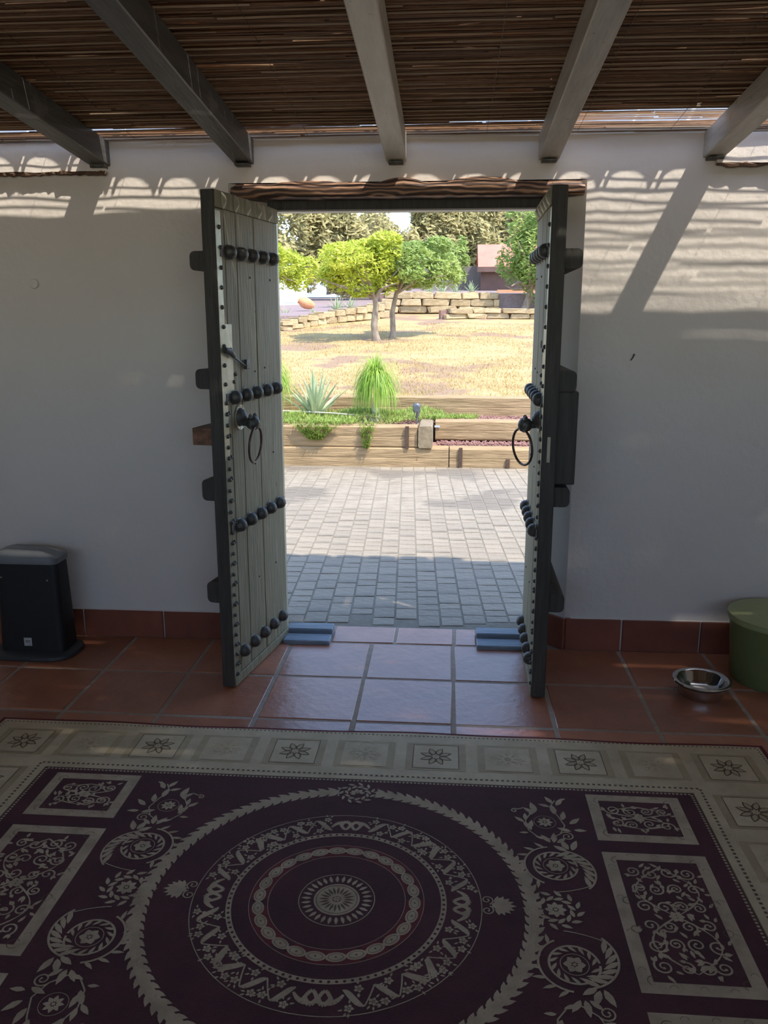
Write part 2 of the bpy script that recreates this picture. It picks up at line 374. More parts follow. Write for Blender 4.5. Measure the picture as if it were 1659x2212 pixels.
o = reeds(1.7, -2.56, .02, .0105, 2.322, M['reed_dark'], 'reed_layer', 0, None, .001, seg=.8); o.parent = mat1; o.location = PO; tag(o, kind='stuff')
g = MB()
for x in [-2.9+.38*i for i in range(16)]:       # binding wires
    pts = [(x+.01*noise.noise(Vector((x, y*.5, 0))), y, rz(y, 2.3145)) for y in [3.8-.15*k for k in range(15)]]
    g.tube(pts, .0009, 4, False)
o = g.build('binding_wire', M['rust'], None); o.parent = mat1; o.location = PO
# second, upper mat further from the wall: left part starts closer to the wall
mat2 = empty('upper_reed_mat', (0, WY, 2.34)); tag(mat2, 'second layer of reeds lying on top of the ceiling matting', 'reed ceiling')
PO2 = Vector((0, -WY, -2.34))
o = reeds(3.568, 1.7, .0088, .0057, 2.336, M['reed_dark'], 'reed_layer', .004, None, .003); o.parent = mat2; o.location = PO2; tag(o, kind='stuff')
o = reeds(3.718, 3.545, .0086, .0060, 2.337, M['reed_dark'], 'reed_layer', .0, None, .002, x1=.42); o.parent = mat2; o.location = PO2; tag(o, kind='stuff')
o = reeds(3.57, 1.7, .0098, .0054, 2.352, M['reed_dark'], 'reed_layer', .03, None, .003); o.parent = mat2; o.location = PO2; tag(o, kind='stuff')
g = MB(); g.add([(-3.2,1.72,rz(1.72,2.36)), (3,1.72,rz(1.72,2.36)), (3,-2.75,rz(-2.75,2.36)), (-3.2,-2.75,rz(-2.75,2.36)),
                 (-3.2,1.72,rz(1.72,2.38)), (3,1.72,rz(1.72,2.38)), (3,-2.75,rz(-2.75,2.38)), (-3.2,-2.75,rz(-2.75,2.38))],
                [(0,1,2,3), (7,6,5,4), (0,4,5,1), (1,5,6,2), (2,6,7,3), (3,7,4,0)])
o = g.build('ceiling', M['cover']); tag(o, kind='structure')  # unseen opaque slab added to stop light leaking through the rear roof

o = reeds(3.712, 3.50, .0086, .0060, 2.350, M['reed_dark'], 'reed_layer', .0, None, .002, x1=.42); o.parent = mat2; o.location = PO2; tag(o, kind='stuff')
# barrel-tile coping along the top of the wall (casts the scalloped shade on the yard)
cop = empty('wall_coping', (0, 4.1, WTOP)); tag(cop, 'barrel tile coping along the top of the door wall', 'coping')
def barrel(hw=.100, y0=-.372, y1=.44, th=.012):
    g = MB(); v = []; n = 10
    for y in (y0, y1):
        for k in range(n+1):
            a = pi*k/n; v += [(hw*cos(a), y, hw*.85*sin(a)), ((hw-th)*cos(a), y, (hw-th)*.85*sin(a))]
    m = 2*(n+1); f = []
    for k in range(n):
        f += [(2*k, 2*k+2, m+2*k+2, m+2*k), (2*k+1, m+2*k+1, m+2*k+3, 2*k+3), (2*k, 2*k+1, 2*k+3, 2*k+2), (m+2*k, m+2*k+2, m+2*k+3, m+2*k+1)]
    f += [(0, m, m+1, 1), (2*n, 2*n+1, m+2*n+1, m+2*n)]
    return g.add(v, f)
bme = barrel().mesh('barrel_tile', M['tile'], True)
for k in range(20):
    x = -3.0+.216*k
    if x < 1.3: link('barrel_tile', bme, cop, (x+U(-.004,.004), 0, .075+.0))
MB().box(-3.2, 1.22, -.322, .385, .0, .085).box(1.22, 3.0, -.322, .385, 0, .087).build('coping_bed', M['plaster_out'], cop)

# ------------------------------------------------------------------ lintel, frame
g = MB(); n = 60; v = []
def lint_top(x):
    t = 2.128
    for c, wd, h in ((-.62,.17,.012), (-.22,.10,.020), (.13,.16,.022), (-.42,.05,.006)):
        q = (x-c)/wd
        if abs(q) < 1: t += h*(1-q*q)
    return t + .0025*noise.noise(Vector((x*25, 0, 0)))
x0, x1 = -.968, .563
for i in range(n+1):
    x = x0+(x1-x0)*i/n; e = min(1, min(x-x0, x1-x)/.03); e = .75+.25*sqrt(max(0, e))
    zt = 2.07+(lint_top(x)-2.07)*e; yb = 3.812+.004*sin(x*9)+.003*noise.noise(Vector((x*12, 3, 0)))
    v += [(x, 3.99, 2.072), (x, yb+.006, 2.071+.002*noise.noise(Vector((x*15, 1, 1)))), (x, yb, 2.08), (x, yb-.003, (2.08+zt)/2), (x, yb+.003, zt-.008), (x, yb+.014, zt), (x, 3.99, zt+.002)]
g.add(v, [(i*7+j, i*7+7+j, i*7+7+(j+1) % 7, i*7+(j+1) % 7) for i in range(n) for j in range(7)] + [tuple(range(7)), tuple(n*7+j for j in range(7))[::-1]])
ml = bpy.data.materials.new('wavy_lintel_wood'); ml.use_nodes = True; nn = ml.node_tree.nodes; ll = ml.node_tree.links
wv = nn.new('ShaderNodeTexWave'); wv.wave_type = 'BANDS'; wv.bands_direction = 'Z'; wv.inputs['Scale'].default_value = 15
wv.inputs['Distortion'].default_value = 9; wv.inputs['Detail'].default_value = 2; wv.inputs['Detail Scale'].default_value = .9
mp = nn.new('ShaderNodeMapping'); mp.inputs['Scale'].default_value = (.42, .4, 1); tc = nn.new('ShaderNodeTexCoord')
ll.new(tc.outputs['Object'], mp.inputs[0]); ll.new(mp.outputs[0], wv.inputs[0])
cr = nn.new('ShaderNodeValToRGB'); cr.color_ramp.elements[0].color = (.055,.025,.015,1); cr.color_ramp.elements[1].color = (.40,.22,.13,1)
cr.color_ramp.elements[0].position = .3; ll.new(wv.outputs[0], cr.inputs[0]); ll.new(cr.outputs[0], nn['Principled BSDF'].inputs['Base Color'])
nn['Principled BSDF'].inputs['Roughness'].default_value = .6
o = g.build('lintel_beam', ml); tag(o, 'rough brown wooden lintel beam with wavy grain over the doorway', 'beam')

fr = empty('trim_1', (-.2, 3.95, 0)); tag(fr, kind='structure')
MB().box(-.63, .615, -.025, .04, 2.032, 2.086, .004).build('frame_head', M['door_dark_shade'], fr)
MB().box(-.665, -.600, .0, .05, 0, 2.031, .003).build('frame_post', M['zinc'], fr)
MB().box(.601, .64, .0, .05, 0, 2.031, .003).build('frame_post', M['zinc'], fr)
for k, (a, b) in enumerate(((-.79,-.56), (.157,.385))):
    t = empty('trim_%d' % (k+2), ((a+b)/2, 3.9, 0)); tag(t, kind='structure'); h = (b-a)/2
    MB().box(-h, h, -.0, .085, -.01, .040, .004).build('pivot_block', M['bluewood'], t)
    MB().box(-h, h, -.11, -.012, -.01, .020, .004).build('lower_block', M['bluewood'], t)

# ------------------------------------------------------------------ door leaves
dome_me = MB().lathe([(0,.034), (.010,.033), (.019,.028), (.0255,.019), (.028,.009), (.0275,.002), (.031,0), (.0,-.001)], 20).mesh('dome_stud', M['iron'], True)
nail_me = MB().lathe([(0,.010), (.0055,.0085), (.0085,.004), (.009,0)], 8).mesh('nail', M['iron'], True)
smallnail_me = MB().lathe([(0,.004), (.003,.0035), (.0048,0)], 7).mesh('small_nail', M['iron'], True)
diamond_me = MB().lathe([(0,.016), (.010,.010), (.018,.001), (.019,0)], 8, squash=1.8).mesh('pointed_nail', M['zinc'], True)
def leaf(name, hinge, ang, s, label):
    """local x = along the leaf from its hinge, local y*s = the studded face, z up"""
    root = empty(name, hinge, (0, 0, ang)); tag(root, label, kind='structure')
    W, T = .63, .05; rq = (-s*pi/2, 0, 0)                   # rotates a lathe's z to +s*y
    def B(x0, x1, y0, y1, z0, z1, ch=.002, nm='', mt='door', par=None, jit=.0):
        a, b = sorted((y0*s, y1*s)); return MB().box(x0, x1, a, b, z0, z1, ch, jit=jit).build(nm, M[mt], par or root)
    # planks with open joints
    for (a, b, za, zb) in ((.003,.262,.045,1.965), (.268,.44,.045,1.965), (.443,.548,.045,1.965)):
        g = MB(); k = 24; v = []
        for i in range(k+1):
            z = za+(zb-za)*i/k; e = .0022*noise.noise(Vector((a*9, z*5, s))); e2 = .0022*noise.noise(Vector((b*9, z*5, s)))
            yy = .0012*noise.noise(Vector((a*20, z*3, 7)))
            for x, y in ((a+e, -T+.006), (a+e, -.004), (a+e+.003, 0), (b+e2-.003, 0), (b+e2, -.004), (b+e2, -T+.006)): v.append((x, (y+yy)*s, z))
        f = [(i*6+j, i*6+(j+1) % 6, i*6+6+(j+1) % 6, i*6+6+j) for i in range(k) for j in range(6)] + [tuple(range(6))[::-1], tuple(k*6+j for j in range(6))]
        if s > 0: f = [q[::-1] for q in f]
        g.add(v, f); g.build('plank', M['door'], root)
    B(.552, W-.003, -T+.004, .0, .03, 1.965, .003, 'stile', 'door')
    B(W-.003, W+.004, -T-.004, .003, .0, 2.03, .003, 'leaf_edge', 'door_dark_shade')
    B(0, W-.004, -T+.002, -T+.007, .01, 2.0, .001, 'back_board', 'door_dark_shade')
    B(0, W-.003, -T+.005, .006, 1.967, 2.03, .003, 'top_rail', 'door')
    B(0, W-.003, -T+.005, .007, .0, .043, .003, 'bottom_rail', 'door')
    # bright sheet metal strap along the free edge with a wider lock plate
    B(.585, W+.0015, .0005, .003, .99, 1.955, 0, 'edge_strap', 'zinc')
    B(.52, .584, .0005, .0028, 1.25, 1.53, 0, 'lock_plate', 'zinc')
    for i in range(5):
        link('pointed_nail', diamond_me, root, (.56-.115*i, .006*s, 1.998), rq)
    for z, st in ((1.806,1), (1.237,1), (.697,1), (.130,0)):
        if st: B(.01, .60, .0, .005, z-.020, z+.020, .001, 'stud_strap', 'iron')
        for i in range(5):
            link('dome_stud', dome_me, root, (.527-.1115*i, (.004 if st else 0)*s, z+.001*i), rq)
    z = .05; k = 0
    while z < 1.93:
        near = min(abs(z-q) for q in (1.806,1.237,.697))
        link('nail', nail_me, root, (.600+U(-.004,.003), .003*s, z), rq)
        if k % 2 == 1 and z < 1.25: link('nail', nail_me, root, (.578+U(-.003,.003), .001*s, z+U(-.004,.004)), rq)
        z += .045 if z < 1.2 else .075; k += 1
    for (x, z) in ((.32,1.72), (.10,1.72), (.19,1.34), (.12,.95), (.33,.93), (.13,.42), (.33,.41), (.30,1.33), (.54,1.43), (.50,1.33), (.52,1.30)):
        link('small_nail' if x < .45 else 'nail', smallnail_me if x < .45 else nail_me, root, (x, .001*s, z), rq)
    # battens on the back, thick ends showing past the leaf
    for z0, z1, dep in ((1.735,1.808,.075), (1.275,1.355,.075), (.815,.905,.07), (.370,.462,.07)):
        if s < 0: z1 = min(z1, z0+.08)
        g = MB(); a, b = sorted((-s*T, -s*(T+dep))); q = -1 if s > 0 else 1
        r = .02; prof = []
        for (cy, cz, a0) in ((dep-r, z1-r, 0), (dep-r, z0+r, -pi/2)):
            pass
        prof = [(0,z0), (dep-r,z0)] + [(dep-r+r*sin(t), z0+r-r*cos(t)) for t in (pi/6, pi/3, pi/2)] + [(dep-r+r*cos(t), z1-r+r*sin(t)) for t in (0, pi/6, pi/3, pi/2)] + [(0,z1)]
        k = len(prof); v = [(x, -s*(T-.002+p), z) for x in (.03, W-.02) for p, z in prof]
        g.add(v, [(j, (j+1) % k, k+(j+1) % k, k+j) for j in range(k)] + [tuple(range(k))[::-1], tuple(range(k, 2*k))])
        g.build('batten', M['door_dark_shade'], root)
    if s > 0:    # sliding wooden bolt end
        bo = B(.40, .60, -T, -T-.105, 1.045, 1.115, .002, 'sliding_bolt', 'lintel')
        l_ = MB().tube([(.612,.012*s,1.43), (.585,.02*s,1.425), (.54,.016*s,1.405)], [.012,.013,.010], 10).build('door_latch', M['iron'], root, smooth=True)
        MB().tube([(.56,.012*s,1.412), (.40,.010*s,1.352)], .004, 6).build('latch_rod', M['iron'], l_)
        MB().box(.39, .42, .004*s, .018*s, 1.345, 1.385, .002).build('latch_keeper', M['iron'], l_)
    else:        # big wooden lock housing on the back
        hb = B(.30, .60, -T, -T-.085, .905, 1.274, .004, 'lock_housing', 'door_dark_shade')
        B(W+.004, W+.006, -.018, -.030, 1.00, 1.10, 0, 'strike_plate', 'zinc')
        g = MB(); g.tube([(.42+.02*cos(t), -.0005+.001*s, 1.45+.016*sin(t)) for t in [i*pi/5 for i in range(11)]], .0012, 4); g.build('chalk_ring', M['iron'], root)
    # ring handle
    kx, kz = .47, 1.135
    h = MB().lathe([(0,.030), (.015,.028), (.030,.018), (.036,.006), (.040,0)], 24).build('ring_boss', M['iron'], root, (kx, .002*s, kz+.015), True, rq)
    h2 = MB().lathe([(.012,0), (.014,.03), (.024,.040), (.030,.052), (.031,.064), (.026,.076), (.014,.085), (0,.088)], 14, mtx=Matrix.Rotation(-s*pi/2, 4, 'X')).build('boss_head', M['iron'], None, (0,0,0), True)
    h2.parent = root; h2.location = (kx, .0, kz-.008)
    for dx, dz in ((-.022,.022), (.022,.022)):
        MB().lathe([(0,.018), (.007,.014), (.010,0), (.006,-.006)], 8).build('ear', M['iron'], h2, (dx, .058*s, dz), True)
    MB().tube([(-.028,.056*s,-.004), (-.034,.060*s,-.016), (0,.064*s,-.024), (.034,.060*s,-.016), (.028,.056*s,-.004)], .006, 8).build('ring_socket', M['iron'], h2, smooth=True)
    g = MB().torus((0,0,0), .076, .0052, 'y', 44, 8)
    g.build('ring_handle', M['rust'], root, (kx, .066*s, kz-.098), True, (radians(-5*s), 0, radians(4) if s > 0 else radians(27)))
    for i in range(9):
        a = 2*pi*i/9; link('boss_nail', smallnail_me, root, (kx+.047*cos(a), .001*s, kz+.015+.047*sin(a)), rq)
    MB().lathe([(.03,-.0), (.045,.001), (.052,.0025), (.054,.0)], 24).build('boss_plate', M['zinc'], root, (kx, .002*s, kz+.015), True, rq)
    return root
leaf('door_1', (-.785, 3.90, .002), radians(-100.5), 1, 'left leaf of the studded wooden double door, swung inwards')
d2 = leaf('door_2', (.380, 3.915, .002), radians(-90.8), -1, 'right leaf of the studded wooden double door, seen almost edge on')

# wall bits
o = MB().lathe([(0,.012), (.019,.010), (.0225,.004), (.023,0)], 24).build('junction_cover', M['plaster'], None, (-1.909, WY-.002, 1.711), True, (pi/2,0,0)); tag(o, 'small round white cover plate high on the left wall', 'cover plate')
o = MB().tube([(0,0,0), (.004,-.02,.012), (.010,-.024,.03)], [.0025,.003,.004], 8).build('wall_hook', M['iron'], None, (.806, WY+.004, 1.372), True); tag(o, 'bent nail sticking out of the white wall right of the doorway', 'nail')

# ------------------------------------------------------------------ rug
RC = Vector((-.28, 1.96, 0)); HX, HY, FX, FY = 1.462, .957, 1.115, .607
rug = empty('rug', RC); tag(rug, 'maroon and cream patterned rug with a round medallion, spread before the doorway', 'rug')
class Flat:
    def __init__(s, z): s.z = z; s.v = []; s.f = []
    def poly(s, pts):
        b = len(s.v); a = sum(pts[i][0]*pts[(i+1) % len(pts)][1]-pts[(i+1) % len(pts)][0]*pts[i][1] for i in range(len(pts)))
        if a < 0: pts = pts[::-1]
        zz = s.z+R()*.0003; s.v += [(p[0], p[1], zz) for p in pts]; s.f.append(tuple(range(b, b+len(pts))))
    def rect(s, x0, y0, x1, y1): s.poly([(x0,y0), (x1,y0), (x1,y1), (x0,y1)])
    def frame(s, x0, y0, x1, y1, t):
        s.rect(x0,y0,x1,y0+t); s.rect(x0,y1-t,x1,y1); s.rect(x0,y0+t,x0+t,y1-t); s.rect(x1-t,y0+t,x1,y1-t)
    def disc(s, x, y, r, n=14): s.poly([(x+r*cos(2*pi*i/n), y+r*sin(2*pi*i/n)) for i in range(n)])
    def ring(s, x, y, r0, r1, n=96, jag=0, a0=0, a1=2*pi):
        for i in range(n):
            a, b = a0+(a1-a0)*i/n, a0+(a1-a0)*(i+1)/n
            s.poly([(x+r0*cos(a), y+r0*sin(a)), (x+r1*cos(a), y+r1*sin(a)), (x+(r1+jag)*cos(b), y+(r1+jag)*sin(b)), (x+(r0-jag*.6)*cos(b), y+(r0-jag*.6)*sin(b))])
    def leaf(s, x, y, a, L, W, bend=0):
        pts = []; c, d = cos(a), sin(a)
        prof = [(0,0), (.18,.32), (.42,.5), (.7,.36), (1,0), (.7,-.30), (.42,-.42), (.18,-.28)]
        for u, v in prof:
            vv = v*W + bend*L*u*u; pts.append((x+c*u*L-d*vv, y+d*u*L+c*vv))
        s.poly(pts)
    def stroke(s, pts, wd):
        for i in range(len(pts)-1):
            (xa, ya), (xb, yb) = pts[i], pts[i+1]; l = sqrt((xb-xa)**2+(yb-ya)**2) or 1
            w0 = wd[i]/2 if isinstance(wd, list) else wd/2; w1 = wd[i+1]/2 if isinstance(wd, list) else wd/2
            nx, ny = -(yb-ya)/l, (xb-xa)/l
            s.poly([(xa+nx*w0, ya+ny*w0), (xa-nx*w0, ya-ny*w0), (xb-nx*w1, yb-ny*w1), (xb+nx*w1, yb+ny*w1)])
    def flower(s, x, y, r, n=6, w=.75, hole=.3):
        for i in range(n):
            a = 2*pi*i/n; s.leaf(x+cos(a)*r*hole*.7, y+sin(a)*r*hole*.7, a, r*(1-hole*.7), r*w)
        s.disc(x, y, r*hole*.6, 8)
    def curl(s, x, y, r, a0, turns=1.4, hand=1, wd=.005, leaves=True):
        """spiral scroll that ends in a small knob"""
        pts = []; n = 22
        for i in range(n+1):
            t = i/n; rr = r*(1-.78*t); a = a0+hand*turns*2*pi*t; pts.append((x+rr*cos(a), y+rr*sin(a)))
        s.stroke(pts, [wd*(1.15-.3*i/n) for i in range(n+1)]); s.disc(pts[-1][0], pts[-1][1], wd*.85, 8)
        if leaves:
            p = pts[0]; aa = a0-hand*pi/2
            s.leaf(p[0], p[1], aa, r*.9, r*.5, .2*hand); s.leaf(p[0], p[1], aa+.7*hand, r*.7, r*.4, .2)
        return pts
    def mirror(s, mx, my):
        nv, nf = list(s.v), list(s.f)
        def cp(sx, sy):
            b = len(s.v); s.v.extend([(v[0]*sx, v[1]*sy, v[2]) for v in nv])
            s.f.extend([tuple(b+i for i in (f if sx*sy > 0 else f[::-1])) for f in nf])
        if mx: cp(-1, 1)
        if my: cp(1, -1)
        if mx and my: cp(-1, -1)
        return s
    def build(s, name, m, parent=rug):
        me = bpy.data.meshes.new(name); me.from_pydata(s.v, [], s.f); me.materials.append(m); return link(name, me, parent)
# rug body: gently waved slab
g = MB(); nx, ny = 60, 4; v = []
def edgew(x): return .006*sin(x*4.1+.4)+.003*sin(x*11)
ZR = .009
for i in range(nx+1):
    x = -HX+2*HX*i/nx; e = edgew(x)
    v += [(x, HY+e-.0, 0), (x, HY+e, ZR), (x, HY-.016, ZR), (x, -HY+.016, ZR), (x, -HY, ZR), (x, -HY, 0)]
g.add([p for p in v], [(i*6+j, i*6+j+1, i*6+7+j, i*6+6+j) for i in range(nx) for j in range(5)] + [tuple(range(6)), tuple(nx*6+j for j in range(6))[::-1]])
g.f = [q[::-1] for q in g.f]
g.build('edge_binding', M['wine'], rug)
z1, z2, z3, z4, z5 = ZR+.0006, ZR+.0011, ZR+.0015, ZR+.0019, ZR+.0023
b = Flat(z1); k = 60
for i in range(k):
    xa, xb = -HX+.016+(2*HX-.032)*i/k, -HX+.016+(2*HX-.032)*(i+1)/k
    b.poly([(xa,-HY+.016), (xb,-HY+.016), (xb, HY-.014+edgew(xb)), (xa, HY-.014+edgew(xa))])
b.build('cream_border', M['cream'])
b = Flat(z2); b.rect(-FX,-FY,FX,FY); b.build('maroon_field', M['maroon'])
# beaded guard stripes
b = Flat(z2)
def dots_line(b, x0, y0, x1, y1, step, sz):
    L = sqrt((x1-x0)**2+(y1-y0)**2); n = int(L/step)
    for i in range(n):
        t = (i+.5)/n; x, y = x0+(x1-x0)*t, y0+(y1-y0)*t; b.rect(x-sz, y-sz, x+sz, y+sz)
for q, st, sz in ((HX-.026,.016,.0032), (FX+.032,.018,.0045)):
    qy = q-(HX-HY) if q > 1.3 else FY+(q-FX)
    dots_line(b, -q, qy, q, qy, st, sz); dots_line(b, -q, -qy, q, -qy, st, sz); dots_line(b, q, -qy, q, qy, st, sz); dots_line(b, -q, -qy, -q, qy, st, sz)
b.frame(-FX-.004, -FY-.004, FX+.004, FY+.004, .004)
b.build('guard_dots', M['brownpile'])
b = Flat(z3)
for off in (.007,):
    dots_line(b, -FX+off, FY-off, FX-off, FY-off, .013, .0038); dots_line(b, -FX+off, -FY+off, FX-off, -FY+off, .013, .0038)
    dots_line(b, FX-off, -FY+off, FX-off, FY-off, .013, .0038); dots_line(b, -FX+off, -FY+off, -FX+off, FY-off, .013, .0038)
b.build('guard_beads', M['motif'])
# border squares
def square(cx_, cy_, major):
    a = Flat(z2); a.rect(cx_-.108, cy_-.095, cx_+.108, cy_+.095); fr_ = a.build('border_square', M['cream2'])
    h = .083
    c = Flat(z3); c.rect(cx_-h, cy_-h, cx_+h, cy_+h); c.build('square_ground', M['cream'], fr_)
    d = Flat(z4)
    if major:
        d.frame(cx_-h, cy_-h, cx_+h, cy_+h, .0026)
        for i in range(8):
            an = pi/8+i*pi/4; d.leaf(cx_+.010*cos(an), cy_+.010*sin(an), an, .052, .030)
        d.build('flower', M['brownpile'], fr_)
        e = Flat(z5)
        for i in range(8):
            an = pi/8+i*pi/4; e.leaf(cx_+.016*cos(an), cy_+.016*sin(an), an, .040, .019)
        e.disc(cx_, cy_, .006, 8); e.build('petals', M['cream2'], fr_)
    else:
        d.frame(cx_-h, cy_-h, cx_+h, cy_+h, .0018); d.disc(cx_, cy_, .014, 6)
        for i in range(8):
            an = i*pi/4; d.curl(cx_+.047*cos(an), cy_+.04*sin(an), .014, an, 1.1, 1 if i % 2 else -1, .0022, False)
            d.leaf(cx_+.02*cos(an), cy_+.02*sin(an), an, .018, .009)
        d.build('rosette', M['cream2'], fr_)
for i in range(-5, 6):
    x = .257*i - .0
    for sy in (1, -1): square(x, sy*.783, i % 2 != 0)
for i in range(-2, 3):
    for sx in (1, -1): square(sx*1.285, .256*i, i % 2 == 0)
# medallion
b = Flat(z3)
for i in range(104):
    a = 2*pi*i/104; rr = .530
    b.leaf(rr*cos(a), rr*sin(a), a+pi/2-.62, .046, .020); b.leaf(rr*cos(a), rr*sin(a), a+pi/2+.62, .044, .020)
b.ring(0,0,.517,.543,150)
b.build('outer_wreath_ring', M['motif'])
for ra, rb in ((.392,.3945), (.284,.299), (.102,.1045), (.186,.1875), (.237,.2385)):
    b = Flat(z3); b.ring(0,0,ra,rb,110); b.build('medallion_ring', M['motif'])
b = Flat(z4)
for i in range(104):
    a = 2*pi*(i+.5)/104; b.leaf(.524*cos(a), .524*sin(a), a+pi/2-.2, .012, .006); b.leaf(.536*cos(a+.03), .536*sin(a+.03), a+pi/2+.2, .012, .006)
b.build('ring_leaf_marks', M['cream2'])
b = Flat(z4)
for i in range(96): a = 2*pi*i/96; b.disc(.2915*cos(a), .2915*sin(a), .0042, 8)
b.build('ring_beads', M['maroon'])
b = Flat(z2+.0001); b.ring(0,0,.1875,.237,90); b.build('chain_ground', M['wine'])
b = Flat(z4)
for i in range(26):
    a = 2*pi*i/26; c_, s_ = cos(a), sin(a)
    b.poly([(.2125*c_+.027*cos(t)*-s_+.0165*sin(t)*c_, .2125*s_+.027*cos(t)*c_+.0165*sin(t)*s_) for t in [2*pi*k/14 for k in range(14)]])
b.build('chain_links', M['motif'])
b = Flat(z5)
for i in range(26):
    a = 2*pi*i/26; c_, s_ = cos(a), sin(a)
    b.disc(.2125*c_, .2125*s_, .003, 6)
    pts = [(.2125*c_+.019*cos(t)*-s_+.011*sin(t)*c_, .2125*s_+.019*cos(t)*c_+.011*sin(t)*s_) for t in [2*pi*k/14 for k in range(15)]]
    b.stroke(pts, .0014)
b.build('chain_details', M['brownpile'])
b = Flat(z3); b.disc(0,0,.063,40)
for i in range(30): a = 2*pi*i/30; b.leaf(.070*cos(a), .070*sin(a), a, .028, .011)
b.build('centre_rosette', M['motif'])
b = Flat(z4)
for i in range(20): a = 2*pi*i/20; b.leaf(.020*cos(a), .020*sin(a), a, .030, .0075)
b.ring(0,0,.055,.057,40); b.disc(0,0,.012,10); b.build('centre_spokes', M['brownpile'])
b = Flat(z5); b.flower(0,0,.011,6); b.build('centre_flower', M['motif'])
# ribbon garland between the rings
b = Flat(z3)
for q in range(4):
    A0 = q*pi/2
    def P(a, r): return (r*cos(A0+a), r*sin(A0+a))
    for sg in (1, -1):
        b.stroke([P(sg*t*.095, .345+.022*sin(pi*t)*(1-t*.3)-.004) for t in [k/8 for k in range(9)]], [.013]*9)
        b.stroke([P(sg*t*.095, .345-.026*sin(pi*t)) for t in [k/8 for k in range(9)]], [.010]*9)
        b.stroke([P(sg*(.02+t*.16), .352+.030*t-.05*t*t) for t in [k/6 for k in range(7)]], [.006,.009,.012,.014,.013,.010,.006])
        for k in range(3):
            a0 = sg*(.24+.235*k)
            pts = [P(a0+sg*.13*(t-.5), .345+.027*sin((t-.5)*pi)) for t in [j/8 for j in range(9)]]
            b.stroke(pts, [.004,.009,.014,.016,.016,.016,.014,.009,.004])
            b.stroke([P(a0+sg*(.065+.11*t), .345+.027-.054*t) for t in [j/5 for j in range(6)]], .004)
            for dr, da in ((.028,-.035), (-.026,.055), (.020,.125)):
                x, y = P(a0+sg*da*1.0, .345+dr*(1 if k % 2 else 1)); b.flower(x, y, .013, 5)
                for m_ in range(4):
                    an = U(0, 6.28); b.leaf(x+.014*cos(an), y+.014*sin(an), an, .013, .006)
b.build('ribbon_garland', M['motif'])
# four ring wreaths, lotus flowers
def wreath(b, x, y, r, n=12):
    for i in range(n):
        a = 2*pi*i/n
        b.leaf(x+.95*r*cos(a), y+.95*r*sin(a), a+pi/2+.75, r*.56, r*.25); b.leaf(x+1.03*r*cos(a+.12), y+1.03*r*sin(a+.12), a+pi/2-.35, r*.56, r*.25)
b = Flat(z4)
wreath(b, .590, .004, .056); b.flower(.590, .004, .030, 8, .6)
for q in (-.5, -.25, 0, .25, .5): b.leaf(.545, .004, pi+q*1.6, .045-.02*abs(q), .014)
for q in (-1.5,-1.1,-.7,-.35,0,.35,.7,1.1,1.5): b.leaf(.435, .008, q, .052-.009*abs(q), .020)
b.disc(.432,.008,.012,10); b.curl(.408,.028,.018,-1.2,1.3,1,.0035,False); b.curl(.408,-.012,.018,1.2,1.3,-1,.0035,False)
def four(b, name, qs):
    for sx, sy in qs:
        q = Flat(b.z); q.v = [(x*sx, y*sy, z) for x, y, z in b.v]; q.f = [f if sx*sy > 0 else f[::-1] for f in b.f]; o = q.build(name, M['motif']); tag(o, kind='stuff')
four(b, 'ring_wreath', ((1,1), (-1,1)))
for sy in (1, -1):
    b = Flat(z3+.0003); b.disc(0, sy*.525, .062, 30); b.build('wreath_ground', M['maroon'])
b = Flat(z4); wreath(b, 0, .525, .046, 11); b.flower(0, .525, .025, 7, .6)
four(b, 'ring_wreath', ((1,1), (1,-1)))
